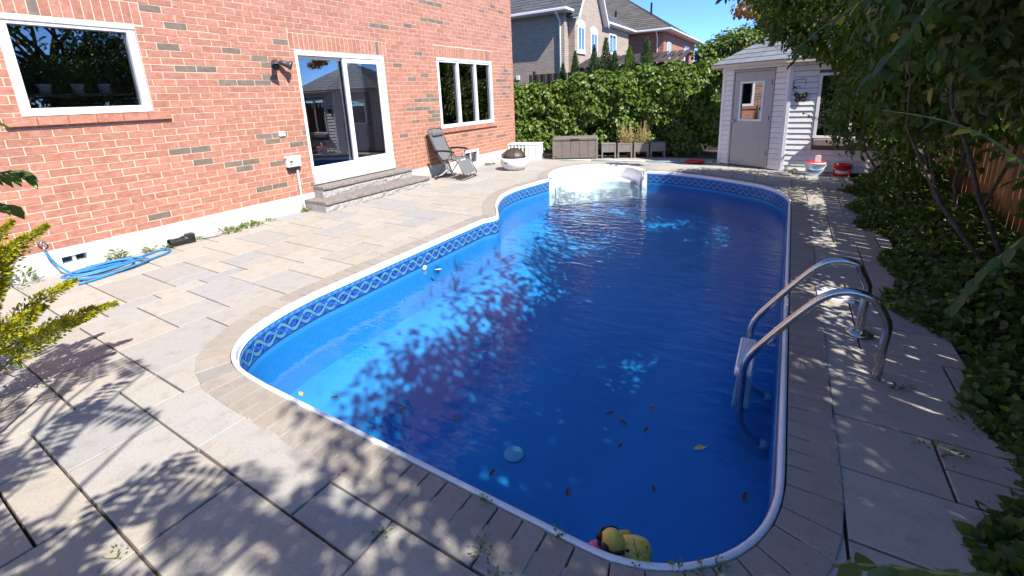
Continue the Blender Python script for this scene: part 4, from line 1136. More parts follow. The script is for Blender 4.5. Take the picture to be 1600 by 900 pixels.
# window on the right wall with a dark flower box below
wf = MB()
for (s0, s1, z0, z1) in ((.505, .56, .70, 1.975), (1.64, 1.695, .70, 1.975), (.56, 1.64, .70, .75), (.56, 1.64, 1.92, 1.975), (1.08, 1.12, .75, 1.92)):
    q_ = slabon(B_, C_, s0, s1, -.03, .03, z0, z1, .003); wf.add(q_.v, q_.f)
sw = wf.build('window', 'white_vinyl', shed, True)
slabon(B_, C_, .555, 1.645, -.01, 0.0, .745, 1.925, .001).build('pane', 'shed_glass', sw, True)
slabon(B_, C_, .52, 1.68, .004, .14, .565, .685, .006).build('window_ledge', 'resin_planter', sw, True)
wf = MB()
for (s0, s1, z0, z1) in ((.905, .94, 1.005, 1.495), (1.36, 1.395, 1.005, 1.495), (.94, 1.36, 1.005, 1.04), (.94, 1.36, 1.46, 1.495)):
    q_ = slabon(E_, A_, s0, s1, -.03, .03, z0, z1, .003); wf.add(q_.v, q_.f)
sw2 = wf.build('window', 'white_vinyl', shed, True)
slabon(E_, A_, .935, 1.365, -.01, 0.0, 1.035, 1.465, .001).build('pane', 'shed_glass', sw2, True)
# hip roof of overlapping shingle courses
cen = Vector((0.35, 12.45)); apex = 3.25; ev = [p + (p - cen).normalized() * 0.30 for p in ring]
m = MB(); n = len(ev); NC = 10
for i in range(n):
    a, b = ev[i], ev[(i + 1) % n]
    for c in range(NC):
        t0, t1 = c / NC, (c + 1.12) / NC; t1 = min(t1, 1)
        za, zb = HW + .03 + (apex - HW) * t0 + 0.014, HW + .03 + (apex - HW) * t1 + 0.002
        p = [a.lerp(cen, t0), b.lerp(cen, t0), b.lerp(cen, t1), a.lerp(cen, t1)]
        k = max(1, int((p[1] - p[0]).length / .3))
        for s in range(k):
            u0, u1 = s / k + .004, (s + 1) / k - .004
            q = [p[0].lerp(p[1], u0), p[0].lerp(p[1], u1), p[3].lerp(p[2], u1), p[3].lerp(p[2], u0)]
            m.add([(q[0].x, q[0].y, za - .012), (q[1].x, q[1].y, za - .012), (q[0].x, q[0].y, za), (q[1].x, q[1].y, za), (q[2].x, q[2].y, zb), (q[3].x, q[3].y, zb)], [(0, 1, 3, 2), (2, 3, 4, 5)])
m.add([(p.x, p.y, HW + .028) for p in ev] + [(cen.x, cen.y, apex + .028)], [(i, (i + 1) % n, n) for i in range(n)])
rf = m.build('roof', 'shingle_sheen', shed, True)
m = MB(); evi = [p + (cen - p).normalized() * .012 for p in ev]; m.prism(evi, HW - .035, HW + .026); m.build('fascia', 'cream_fascia', rf, True)
# ornaments on the shed wall
bt = thing('butterfly_ornament', 'black metal butterfly ornament hanging on the white shed wall', 'ornament', (0.14, 11.06, 1.52), R(-8))
for s in (-1, 1):
    m = MB(); w = [(0, .02), (.05, .085), (.105, .10), (.125, .05), (.085, .0), (.10, -.06), (.06, -.10), (.015, -.05)]
    poly = [(s * x, z) for x, z in w]; n_ = len(poly)
    m.add([(x, 0, z) for x, z in poly] + [(x, -.014, z) for x, z in poly], [tuple(range(n_)), tuple(range(2 * n_ - 1, n_ - 1, -1))] + [(i, (i + 1) % n_, (i + 1) % n_ + n_, i + n_) for i in range(n_)])
    wg = m.build('wing', 'ornament_black', bt)
    m = MB(); m.ball((s * .06, -.018, .035), (.018, .006, .022), 8, 6); m.ball((s * .05, -.018, -.045), (.016, .006, .018), 8, 6); m.build('spot', 'leaf_rust', wg)
m = MB(); m.tube([(0, -.012, .06), (0, -.016, 0), (0, -.012, -.08)], [.006, .012, .005], 8); m.build('body', 'ornament_black', bt)
wr = thing('wire_rack', 'small black wire rack on the shed wall above the butterfly', 'rack', (0.10, 11.06, 1.72))
m = MB(); m.tube([(-.10, 0, .14), (-.10, -.01, -.08), (-.02, -.03, -.10)], .006, 6); m.tube([(-.10, 0, .14), (.10, 0, .16), (.10, -.02, .05)], .006, 6); m.build('frame', 'ornament_black', wr)
m = MB(); m.tube([(-.10, -.01, 0), (.02, -.04, 0.01)], .006, 6); m.ball((-.08, -.03, 0), (.03, .02, .02), 8, 6); m.build('hook', 'ornament_black', wr)

# buckets at the shed
def bucket(name, label, loc, r, h, mat, lab, labcol):
    b = thing(name, label, 'bucket', loc)
    m = MB(); m.lathe([(r * .93, 0), (r * .95, .01), (r, h * .86), (r * 1.05, h * .87), (r * 1.06, h), (r, h), (r * .95, h * .97), (r * .84, .02), (0, .02)], 26); m.build('body', mat, b)
    m = MB(); m.tube([(r * 1.07 * math.cos(t), r * 1.07 * math.sin(t), h * .82 - h * .35 * math.sin(t - math.pi)) for t in [math.pi + k * math.pi / 14 for k in range(15)]], .005, 6); m.build('handle', 'white_plastic', b)
    m = MB(); n_ = 12; rr_ = r * .975
    a0, a1 = R(215), R(305); zz0, zz1 = lab
    vs = [(rr_ * (0.985 + .03 * z / h) * math.cos(a0 + (a1 - a0) * k / n_) * 1.018, rr_ * (0.985 + .03 * z / h) * math.sin(a0 + (a1 - a0) * k / n_) * 1.018, z) for k in range(n_ + 1) for z in (zz0, zz1)]
    m.add(vs, [(2 * k, 2 * k + 2, 2 * k + 3, 2 * k + 1) for k in range(n_)]); m.build('printed_label', labcol, b)
    return b
wb = bucket('white_bucket', 'white pool chemical bucket with a blue label before the shed wall', (0.52, 10.78, 0), .165, .26, 'white_plastic', (.07, .13), 'label_blue')
m = MB(); m.lathe([(.168, .250), (.174, .255), (.173, .266), (.165, .262)], 26); m.build('rim', 'red_plastic', wb)
m = MB(); n_ = 10
for zz0, zz1, a0, a1 in ((.15, .165, 250, 290), (.175, .195, 255, 282), (.055, .062, 230, 300)):
    vs = [(.1615 * math.cos(R(a0 + (a1 - a0) * k / n_)) * (1 + .12 * z), .1615 * math.sin(R(a0 + (a1 - a0) * k / n_)) * (1 + .12 * z), z) for k in range(n_ + 1) for z in (zz0, zz1)]
    m.add(vs, [(2 * k, 2 * k + 2, 2 * k + 3, 2 * k + 1) for k in range(n_)])
m.build('printed_lines', 'label_blue', wb)
bucket('red_bucket', 'red plastic bucket with a white label beside the white bucket', (0.97, 10.82, 0), .15, .23, 'red_plastic', (.06, .11), 'label_white')
sp = thing('measuring_scoop', 'white plastic scoop standing in the white bucket', 'scoop', (0.55, 10.80, 0.20))
m = MB(); m.bbox(-.05, .05, -.008, .008, .0, .19, .006); m.build('blade', 'white_plastic', sp)

# ------------------------------------------------------------------ pool ladder
ld_ = thing('pool_ladder', 'stainless steel pool ladder with two arched handrails on the right pool edge', 'ladder', (0.58, 3.5, 0))
for y, x0 in ((3.79, .575), (3.20, .605)):
    pts = catmull([(x0, y, -.06), (x0, y, .20), (x0 + .005, y, .36), (x0 - .045, y, .47), (.50, y, .525), (.39, y, .535), (.28, y, .475), (.15, y, .315), (0.0, y, .10), (-.075, y, -.02), (-.112, y, -.12), (-.118, y, -.28), (-.115, y, -.52), (-.06, y, -.66), (.055, y, -.72)], 5)
    m = MB(); m.tube(pts, .0245, 14); rl = m.build('handrail', 'stainless_steel', ld_, True)
    m = MB(); m.tube([(.03, y, -.713), (.082, y, -.725)], .034, 12); m.build('bumper', 'white_plastic', rl, True)
m = MB(); m.lathe([(.085, 0.0), (.085, .006), (.05, .016), (.03, .026), (.026, .026)], 24, (.575, 3.79, .007)); m.build('escutcheon', 'stainless_steel', ld_, True)
for z in (-.20, -.47):
    m = MB(); m.bbox(-.175, -.06, 3.225, 3.765, z - .045, z, .012); t_ = m.build('tread', 'white_plastic', ld_, True)
    m = MB()
    for k in range(5): m.bbox(-.165 + k * .022, -.155 + k * .022, 3.25, 3.74, z, z + .004, .001)
    m.build('grip', 'white_plastic', t_, True)
sk = thing('skimmer_lid', 'square white plastic skimmer lid set in the patio beside the pool ladder', 'lid', (0.47, 4.47, 0.004))
m = MB(); m.bbox(-.13, .13, -.13, .13, -.01, .012, .005); m.build('lid', 'white_plastic', sk)
m = MB(); m.lathe([(.02, .0125), (.02, .014), (0, .0141)], 12, (.0, .06, 0)); m.lathe([(.02, .0125), (.02, .014), (0, .0141)], 12, (.0, -.06, 0)); m.build('finger_hole', 'black_plastic', sk)

# ------------------------------------------------------------------ toy duck
dk_ = thing('toy_duck', 'yellow inflatable duck with pink beak and dark glasses floating at the near rim', 'toy duck', (-0.435, 1.545, WZ + 0.055), R(44)); dk_.scale = (.70, .70, .70)
m = MB()
prof_ = [(-.16, .0, .075, .012), (-.145, 0, .085, .045), (-.11, 0, .06, .085), (-.05, 0, .045, .115), (.02, 0, .045, .12), (.08, 0, .05, .105), (.12, 0, .055, .07), (.14, 0, .058, .03)]
vs = []; SG = 18
for x, y, z, r_ in prof_:
    for k in range(SG):
        a = 2 * math.pi * k / SG; vs.append((-x, r_ * 1.05 * math.cos(a), z + r_ * .85 * math.sin(a)))
fs = [(i * SG + k, i * SG + (k + 1) % SG, (i + 1) * SG + (k + 1) % SG, (i + 1) * SG + k) for i in range(len(prof_) - 1) for k in range(SG)]
fs += [tuple(range(SG)), tuple((len(prof_) - 1) * SG + k for k in range(SG - 1, -1, -1))]
m.add(vs, fs); m.smooth = True; m.build('body', 'duck_yellow', dk_)
hd = MB(); hd.ball((-.10, 0, .18), (.080, .082, .088), 20, 14); hdo = hd.build('head', 'duck_yellow', dk_)
m = MB(); m.ball((-.205, 0, .175), (.062, .056, .026), 14, 8); m.ball((-.195, 0, .145), (.05, .045, .016), 14, 8); m.build('beak', 'duck_pink', hdo)
m = MB()
for s in (-1, 1):
    m.ball((-.168, s * .036, .212), (.022, .034, .028), 12, 8); m.tube([(-.165, s * .055, .21), (-.13, s * .083, .212), (-.06, s * .085, .205), (-.03, s * .070, .19)], .010, 7)
m.tube([(-.186, -.02, .212), (-.188, 0, .214), (-.186, .02, .212)], .009, 7); m.build('glasses', 'ornament_black', hdo)
for s in (-1, 1):
    m = MB(); m.ball((.02, s * .118, .075), (.07, .018, .035), 12, 8); m.build('wing', 'duck_yellow', dk_)

# ------------------------------------------------------------------ houses behind
def roof_courses(m, a, b, c, d, n, thick=0.02, piece=0.33):
    """shingle courses on the roof plane a-b (eave) to d-c (ridge)"""
    a, b, c, d = map(Vector, (a, b, c, d)); nrm = (b - a).cross(d - a).normalized()
    for i in range(n):
        t0, t1 = i / n, min((i + 1.15) / n, 1)
        p0, p1, p2, p3 = a.lerp(d, t0), b.lerp(c, t0), b.lerp(c, t1), a.lerp(d, t1)
        L = (p1 - p0).length; k = max(1, int(L / piece)) if piece else 1
        for s in range(k):
            u0, u1 = s / k, (s + 1) / k
            q = [p0.lerp(p1, u0) + nrm * thick, p0.lerp(p1, u1) + nrm * thick, p3.lerp(p2, u1), p3.lerp(p2, u0)]
            m.add([q[0] - nrm * thick, q[1] - nrm * thick, *q], [(0, 1, 3, 2), (2, 3, 4, 5)])
def far_window(parent, x, ya, yb, za, zb, arched=False, axis='y'):
    """window in a wall facing +X at x"""
    m = MB(); w = .09
    frame(m, ya, yb, za, zb, w, x - .03, x + .035); wn = m.build('window', 'white_vinyl', parent, True)
    m = MB(); m.box(x + .004, x + .012, ya + w, yb - w, za + w, zb - w); m.build('pane', 'shed_glass', wn, True)
    m = MB(); m.box(x + .013, x + .03, (ya + yb) / 2 - .03, (ya + yb) / 2 + .03, za + w, zb - w); m.build('mullion', 'white_vinyl', wn, True)
    m = MB(); m.bbox(x - .02, x + .07, ya - .08, yb + .08, za - .12, za - .002, .01); m.build('sill', 'white_vinyl' if arched else 'fence_wood_dark', wn, True)
    if arched:
        m = MB(); n = 10; c = (ya + yb) / 2; hw = (yb - ya) / 2
        for k in range(n):
            a0, a1 = math.pi * k / n, math.pi * (k + 1) / n
            pts = [(c + hw * math.cos(a_) * r_, zb + .22 * math.sin(a_) * r_ + (r_ - 1) * .12) for a_, r_ in ((a0, 1), (a1, 1), (a1, 1.18), (a0, 1.18))]
            m.add([(x + .03, p, q) for p, q in pts] + [(x - .02, p, q) for p, q in pts], [(3, 2, 1, 0), (4, 5, 6, 7), (0, 1, 5, 4), (2, 3, 7, 6)])
        m.add([(x + .02, c + hw * math.cos(math.pi * k / n), zb + .22 * math.sin(math.pi * k / n)) for k in range(n + 1)], [tuple(range(n + 1))])
        m.build('arch', 'white_vinyl', wn, True)
BAY = 0.32
def nb_house(label, x1, ya, yb, zw, depth, tag_, shing, ridge, wins, gable=None, x_down=None):
    h = thing('neighbour_house', label, 'house', (x1 - depth / 2, (ya + yb) / 2, 0))
    for y_ in (ya, yb - .3):
        m = MB(); m.box(x1 - depth, x1 - .3, y_, y_ + .3, -.1, zw); m.build('side_wall', tag_ + '_brick_x', h, True)
    m = MB(); m.box(x1 - depth - .3, x1 - depth, ya, yb, -.1, zw); m.build('rear_wall', tag_ + '_brick_y', h, True)
    if gable:
        m = MB(); g0, g1, gz = gable; c = (g0 + g1) / 2; xb_ = x1 + BAY
        P = [(g0, -.1), (g1, -.1), (g1, zw + .05), (c, gz), (g0, zw + .05)]
        m.add([(xb_, p, z) for p, z in P] + [(x1 - .2, p, z) for p, z in P], [(0, 1, 2, 3, 4), (9, 8, 7, 6, 5)] + [(i, i + 5, (i + 1) % 5 + 5, (i + 1) % 5) for i in range(5)])
        m.build('gable_wall', tag_ + '_brick_y', h, True)
    m = MB(); m.box(x1 - .3, x1, ya, yb, -.1, zw); m.build('front_wall', tag_ + '_brick_y', h, True)
    # the end walls carry the brick print of the x direction
    m = MB(); m.add([(x1 - depth, ya - .004, -.1), (x1 + .002, ya - .004, -.1), (x1 + .002, ya - .004, zw), (x1 - depth, ya - .004, zw)], [(0, 1, 2, 3)]); m.build('end_wall', tag_ + '_brick_x', h, True)
    e = .5; ef = .28 if gable else .5; xr = x1 - depth / 2; rd = depth / 2
    E0, E1, E2, E3 = (x1 - depth - e, ya - e), (x1 + ef, ya - e), (x1 + ef, yb + e), (x1 - depth - e, yb + e)
    r1, r2 = (xr, min(ya + rd, (ya + yb) / 2 - .2)), (xr, max(yb - rd, (ya + yb) / 2 + .2))
    z0 = zw + .12
    m = MB()
    v = lambda p, z: (p[0], p[1], z)
    roof_courses(m, v(E0, z0), v(E1, z0), v(r1, ridge), v(r1, ridge), 26, piece=.5)
    roof_courses(m, v(E1, z0), v(E2, z0), v(r2, ridge), v(r1, ridge), 26, piece=.5)
    m.add([v(E2, z0), v(E3, z0), v(r2, ridge), v(E0, z0), v(r1, ridge)], [(0, 1, 2), (1, 3, 4, 2)])
    rf = m.build('roof', shing, h, True)
    m = MB(); m.box(E0[0] + .01, E1[0] - .01, ya - e + .01, yb + e - .01, zw + .003, zw + .11); m.build('soffit', 'white_vinyl', rf, True)
    m = MB(); gz0 = zw + .03; 
    for y_a, y_b in (((ya - e - .09, gable[0] - .15), (gable[1] + .15, yb + e)) if gable else ((ya - e - .09, yb + e),)):
        mg = MB(); mg.bbox(x1 + ef - .005, x1 + ef + .09, y_a, y_b, gz0, gz0 + .12, .02); mg.build('gutter', 'white_vinyl', rf, True)
    m.bbox(x1 - depth - e, x1 + ef - .006, ya - e - .09, ya - e + .004, gz0, gz0 + .12, .02); m.build('gutter', 'white_vinyl', rf, True)
    if x_down is not None:
        m = MB(); m.tube([(x_down, ya - e - .03, zw + .05), (x_down, ya - e + .1, zw - .05), (x_down, ya - .06, zw - .3), (x_down, ya - .06, 0)], .05, 8); m.build('downspout', 'white_vinyl', h, True)
    if gable:
        g0, g1, gz = gable; c = (g0 + g1) / 2; ov = .22
        m = MB()
        sl = (gz - zw - .05) / (c - g0)
        for s, g in ((-1, g0), (1, g1)):
            lo = (g + s * ov, zw + .05 - sl * ov); hi = (c, gz)
            xa, xb = x1 + BAY + .3, x1 - 3.2
            P = [(xa, lo[0], lo[1] + .12), (xa, hi[0], hi[1] + .12), (xb, hi[0], hi[1] + .12), (xb, lo[0], lo[1] + .12)]
            if s > 0: roof_courses(m, P[0], P[3], P[2], P[1], 14, piece=.5); 
            else: roof_courses(m, P[3], P[0], P[1], P[2], 14, piece=.5)
        gr = m.build('gable_roof', shing, rf, True)
        m = MB()
        for s, g in ((-1, g0), (1, g1)):
            lo = (g + s * ov, zw + .05 - sl * ov); hi = (c, gz)
            for (xa, xb, t0, t1) in ((x1 + BAY + .28, x1 + BAY + .32, -.06, .11), (x1 + BAY + .01, x1 + BAY + .28, .04, .09)):
                m.add([(xa, lo[0], lo[1] + t0), (xb, lo[0], lo[1] + t0), (xb, lo[0], lo[1] + t1), (xa, lo[0], lo[1] + t1), (xa, hi[0], hi[1] + t0), (xb, hi[0], hi[1] + t0), (xb, hi[0], hi[1] + t1), (xa, hi[0], hi[1] + t1)],
                      [(0, 1, 2, 3), (7, 6, 5, 4), (0, 4, 5, 1), (1, 5, 6, 2), (2, 6, 7, 3), (3, 7, 4, 0)])
        m.build('bargeboard', 'white_vinyl', rf, True)
    for w in wins: far_window(h, x1 + (BAY if gable and gable[0] < w[0] < gable[1] else 0), *w)
    return h
h1 = nb_house('beige brick house with a front gable and grey shingle roof behind the hedge', -9.15, 20.0, 29.6, 5.33, 9.0, 'beige', 'shingle_grey', 9.4,
              [(20.75, 21.6, 3.72, 4.85, True), (22.4, 23.3, 3.50, 4.70, True), (26.0, 27.2, 3.9, 5.0, False)], (20.45, 24.0, 8.0), -9.35)
m = MB(); m.bbox(-11.75, -11.55, 19.93, 19.99, 2.55, 2.75, .01); m.build('vent', 'white_vinyl', h1, True)
h2 = nb_house('red brick house with brown shingle hip roof farther behind the beige house', -7.54, 32.0, 43.0, 5.48, 11.0, 'red', 'shingle_brown', 9.6,
              [(33.0, 34.0, 3.85, 4.95, False), (38.8, 40.6, 3.95, 5.05, False)], None, -7.95)
for x, y, z in ((-9.2, 35.0, 7.2), (-11.3, 33.5, 6.7)):
    m = MB(); m.box(x - .06, x + .06, y - .06, y + .06, z - .6, z + .65); m.build('vent_pipe', 'black_plastic', h2, True)

# dark board fence and pergola beam in front of the houses
fe = thing('board_fence', 'dark stained board fence behind the cedars and the hedge', 'fence', (-5, 17.2, 0))
for i in range(46):
    x = -9.5 + i * .158; m = MB(); m.bbox(x, x + .145, 17.2 + .2 * (i % 2) * .1, 17.225 + .2 * (i % 2) * .1, -.06, 2.62, .004); m.build('board', 'grey_board', fe, True)
for z in (.5, 2.2):
    m = MB(); m.bbox(-9.6, -2.2, 17.25, 17.33, z, z + .1, .005); m.build('rail', 'grey_board', fe, True)
for i in range(4):
    m = MB(); m.bbox(-9.4 + i * 2.3, -9.29 + i * 2.3, 17.34, 17.45, -.06, 2.75, .005); m.build('post', 'grey_board', fe, True)
pg = thing('pergola', 'dark slatted pergola roof showing between the cedars above the hedge', 'pergola', (-5.6, 18.2, 0))
for i in range(15):
    x = -7.6 + i * .28; m = MB(); m.bbox(x, x + .20, -1.1, .9, -.02, .02, .004); m.xf(Matrix.Translation((0, 18.4, 3.02)) @ Matrix.Rotation(R(14), 4, 'X')); m.build('slat', 'grey_board', pg, True)
for x in (-7.5, -3.6):
    for y in (17.5, 19.1):
        m = MB(); m.bbox(x - .06, x + .06, y - .06, y + .06, -.06, 2.72 + (y - 17.5) * .25, .005); m.build('post', 'grey_board', pg, True)
for y, z in ((17.44, 2.62), (19.04, 3.02)):
    m = MB(); m.bbox(-7.7, -3.4, y, y + .12, z, z + .12, .005); m.build('beam', 'grey_board', pg, True)

# columnar cedars
ced = [(-7.35, 15.9, 2.72, .17), (-6.72, 15.6, 3.06, .19), (-6.02, 15.6, 3.20, .22), (-5.63, 15.7, 3.42, .25), (-5.28, 15.6, 2.95, .20), (-4.80, 15.7, 3.08, .30), (-4.20, 15.6, 3.26, .30)]
clab = ['short narrow cedar at the left end of the cedar row', 'second narrow cedar from the left, before the beige house corner', 'dark narrow cedar below the middle window of the beige house', 'tallest pointed cedar left of the red house', 'slim low cedar just right of the tallest cedar', 'bright yellow-green cedar before the red brick wall', 'broad dark pointed cedar at the right end of the cedar row']
for i, (x, y, h, w) in enumerate(ced):
    h += .22; w *= 1.35
    t = thing('cedar_tree', clab[i], 'cedar', (x, y, -.07), 0, 'columnar cedars behind the hedge')
    m = MB(); m.tube([(0, 0, 0), (0, 0, h * .5), (0, 0, h * .95)], [.05, .035, .01], 7); m.build('trunk', 'bark', t)
    rng = np.random.default_rng(100 + i); N = 5200
    z = h * (1 - rng.uniform(0, 1, N) ** 0.75 * .95); a = rng.uniform(0, 2 * np.pi, N)
    r_ = w * np.clip((1 - (z / h) ** 3.2), .03, 1) * rng.uniform(.45, 1.08, N) * (1 + .14 * np.sin(a * 5 + z * 6))
    p = np.stack([r_ * np.cos(a), r_ * np.sin(a), z], 1); o = np.stack([np.cos(a), np.sin(a), np.zeros(N)], 1)
    ax = o * .6 + np.array([0, 0, 1.0]) + rng.normal(size=(N, 3)) * .35
    leaves('foliage', p, ax, o + rng.normal(size=(N, 3)) * .6, rng.uniform(.05, .10, N), rng.uniform(.02, .035, N), 'leaf_cedar' if i != 5 else 'leaf_hedge', t, wl=False)

# ------------------------------------------------------------------ hedge of climbing bushes at the back
HD = Vector((math.cos(AZ), math.sin(AZ), 0)); HN = Vector((-HD.y, HD.x, 0))
hb = [(-7.7, 12.4, 1.95, 'dense vine bush covering the back fence, directly at the house corner'), (-6.35, 12.75, 2.02, 'dense sunlit vine bush behind the deck box'),
      (-5.0, 13.2, 2.20, 'tall sunlit vine bush rising behind the first planters'), (-3.7, 13.65, 2.30, 'broad sunlit vine bush behind the dry stalks'), (-2.35, 13.95, 2.30, 'shaded vine bush at the right end of the hedge beside the shed')]
for i, (x, y, h, lb) in enumerate(hb):
    t = thing('vine_bush', lb, 'bush', (x, y, -.07), 0, 'vine bushes forming the back hedge')
    rs = random.Random(40 + i); bl = []
    for k in range(17):
        u = rs.uniform(-.72, .72); zz = rs.choice((.35, .7, 1.1, 1.5, 1.8)) * h / 2.2 + rs.uniform(-.15, .15); dp = rs.uniform(-.12, .22) - .10 * (1.2 - zz) * 0
        s = rs.uniform(.30, .48); zz = min(zz, h - s * .85)
        bl.append((x + HD.x * u + HN.x * dp, y + HD.y * u + HN.y * dp, zz, s * 1.15, s * .95, s))
    for k in range(6):
        u = rs.uniform(-.75, .75); s = rs.uniform(.18, .30); bl.append((x + HD.x * u, y + HD.y * u, h - s * .5 + rs.uniform(-.05, .12), s * 1.2, s, s))
    foliage('foliage', bl, 13500, .125, 'leaf_hedge', t, 60 + i, .72, .45, shell=(.62, 1.08))
    m = MB()
    for k in range(5):
        u = rs.uniform(-.6, .6); b0 = Vector((HD.x * u, HD.y * u, 0)); m.tube(limb(b0, b0 + Vector((rs.uniform(-.4, .4), rs.uniform(-.2, .2), h * .85)), .15, 6, k), [.022, .02, .017, .014, .011, .008, .005], 6)
    m.build('stem', 'bark', t)
bf = thing('back_fence', 'weathered board fence hidden behind the vine bushes', 'fence', (-4.8, 13.8, 0), AZ)
for i in range(56):
    m = MB(); m.bbox(-4.3 + i * .15, -4.3 + i * .15 + .14, 0.25, .27, -.07, 1.75, .003); m.build('board', 'grey_board', bf)

# ------------------------------------------------------------------ trees behind the shed
def tree(name, label, base, h, blobs, n, L, mat, seed, trunk_r=.14, ratio=.6, group=None, droop=.4, shell=(.6, 1.08), lean=(0, 0), keep=None):
    t = thing(name, label, 'tree', base, 0, group); b0 = Vector(base)
    top = b0 + Vector((lean[0], lean[1], h * .6))
    m = MB(); pts = limb(b0, top, .05, 8, seed); m.tube(pts, [trunk_r * (1 - .07 * k) for k in range(9)], 10); tr_ = m.build('trunk', 'bark', t, True)
    m = MB(); rs = random.Random(seed)
    for k, bl in enumerate(blobs):
        s = pts[rs.randrange(3, 9)]; m.tube(limb(s, Vector(bl[:3]), .14, 6, seed + k), [trunk_r * .5 * (1 - .13 * q) for q in range(7)], 6)
    m.build('limb', 'bark', tr_, True)
    foliage('crown', blobs, n, L, mat, t, seed, ratio, droop, keep, shell)
    return t
def cloud(c, s, k, seed, r=(.5, .9)):
    rs = random.Random(seed); out = []
    for i in range(k):
        while True:
            d = Vector((rs.uniform(-1, 1), rs.uniform(-1, 1), rs.uniform(-1, 1)))
            if d.length < 1: break
        q = rs.uniform(*r); out.append((c[0] + d.x * s[0], c[1] + d.y * s[1], c[2] + d.z * s[2], q * 1.1, q * 1.1, q * .9))
    return out
tree('maple_tree', 'bright green broadleaf tree standing left behind the shed', (-2.35, 17.0, -.07), 4.2, cloud((-2.1, 17.0, 2.7), (.75, .8, .95), 15, 3, (.35, .6)), 13000, .14, 'leaf_far', 200, .12)
tree('dark_tree', 'dark purple-leaved tree rising behind the bright green tree', (-.6, 24.0, -.07), 6.4, cloud((-.3, 24.0, 4.7), (1.2, 1.2, 1.3), 12, 4, (.6, .9)), 11000, .17, 'leaf_deep', 210, .16)
tree('tall_tree', 'tall bright green tree rising above the shed roof', (.9, 19.0, -.07), 7.0, cloud((.7, 19.0, 4.2), (2.1, 1.2, 1.7), 26, 5, (.5, .85)), 24000, .15, 'leaf_far', 220, .16)
leafy = foliage
rt = thing('rust_leaved_branch', 'branch tip with rust-orange leaves sticking out above the shed roof', 'branch', (-.75, 10.2, 3.1))
m = MB(); m.tube([(0.6, 0, -.1), (.3, .05, 0), (-.15, 0, .12)], [.014, .01, .004], 6); m.build('stem', 'twig', rt)
foliage('foliage', [(-.85, 10.2, 3.2, .28, .25, .14), (-.55, 10.2, 3.1, .25, .2, .12)], 420, .10, 'leaf_rust', rt, 71, .5, .6)

# ------------------------------------------------------------------ right side: cedar fence, shrubs, ground cover
FX = 2.22
cf = thing('cedar_fence', 'brown cedar board fence with thin gaps half hidden behind the right-hand shrubs', 'fence', (FX, 5, 0))
rs = random.Random(12); y = -3.0
while y < 11.0:
    w = .138 + rs.uniform(-.003, .003); g = rs.choice((.006, .010, .016, .020, .024))
    m = MB(); m.bbox(FX, FX + .02, y, y + w, -.07, 1.86 + rs.uniform(-.01, .01), .002); m.build('board', 'cedar_board', cf, True); y += w + g
for z in (.35, 1.45):
    m = MB(); m.bbox(FX + .022, FX + .06, -3, 11, z, z + .09, .004); m.build('rail', 'cedar_board', cf, True)
for y in (-2.9, -.5, 1.9, 4.3, 6.7, 9.1, 10.9):
    m = MB(); m.bbox(FX + .062, FX + .152, y - .045, y + .045, -.07, 1.95, .004); m.build('post', 'cedar_board', cf, True)

# planting bed edge
def frust(p):      # keep leaves clear of the lens
    return np.linalg.norm(p - np.array([0, 0, 1.77]), axis=1) > 0.9
def light_slot(p): # under the canopy the shrubs are bare next to the fence, so that sun through its gaps reaches the paving
    z_hi = (p[:, 0] - .30) * 1.13; z_lo = (p[:, 0] - 1.02) * 1.13
    rng = np.random.default_rng(5)
    return ~((p[:, 2] < z_hi) & (p[:, 2] > z_lo) & (p[:, 1] < 8.5) & (rng.uniform(size=len(p)) < .55)) & frust(p) & ~((p[:, 2] < 2.12) & (p[:, 0] < .54) & (p[:, 1] > 6.5))
def shrub(name, label, base, blobs, n, L, mat, seed, ratio=.5, stems=4, keep=light_slot, full=False, droop=.7):
    t = thing(name, label, 'shrub', base, 0, 'shrubs along the right-hand fence')
    m = MB(); rs = random.Random(seed)
    for k in range(stems):
        bl = blobs[k % len(blobs)]; b0 = Vector(base) + Vector((rs.uniform(-.15, .15), rs.uniform(-.3, .3), 0))
        m.tube(limb(b0, bl[:3], .12, 7, seed + k), [.021, .020, .018, .016, .013, .010, .007, .004], 7)
    m.build('stem', 'bark', t, True)
    foliage('foliage', blobs, n, L, mat, t, seed, ratio, droop, keep, (.55, 1.08), full)
    return t
shrub('lilac_shrub', 'tall leafy shrub overhanging the shed wall at the far end of the right bed', (1.75, 9.6, -.07), cloud((1.25, 9.3, 2.2), (.75, .95, 1.2), 14, 21, (.4, .62)) + [(.75, 9.2, 2.6, .55, .5, .4), (.45, 8.9, 2.55, .4, .5, .28), (1.65, 9.5, .7, .35, .6, .55), (1.55, 8.7, .75, .4, .6, .6)], 13500, .105, 'leaf_dark', 301, .45)
shrub('dogwood_shrub', 'dense dark green shrub arching toward the pool between far shrub and ladder', (1.85, 7.2, -.07), cloud((1.30, 7.0, 2.35), (.8, 1.1, 1.1), 15, 22, (.42, .65)) + [(.55, 7.2, 2.85, .55, .6, .4), (.15, 7.3, 2.9, .45, .6, .35), (-.25, 7.5, 3.05, .42, .5, .30), (-.05, 7.9, 2.75, .35, .45, .26), (-.28, 8.0, 2.60, .30, .35, .20), (.02, 8.0, 2.48, .34, .4, .24), (.27, 8.1, 2.38, .34, .4, .24), (.25, 8.1, 2.45, .36, .45, .26), (-.55, 7.4, 3.2, .35, .4, .28), (-.75, 8.0, 3.35, .4, .45, .32), (-.35, 8.4, 3.1, .4, .45, .3), (-.1, 8.9, 2.95, .4, .45, .28), (.3, 8.8, 2.75, .4, .45, .3), (.0, 7.0, 3.3, .5, .5, .35), (.5, 7.8, 2.2, .35, .45, .35)], 23000, .10, 'leaf_cover', 302, .48)
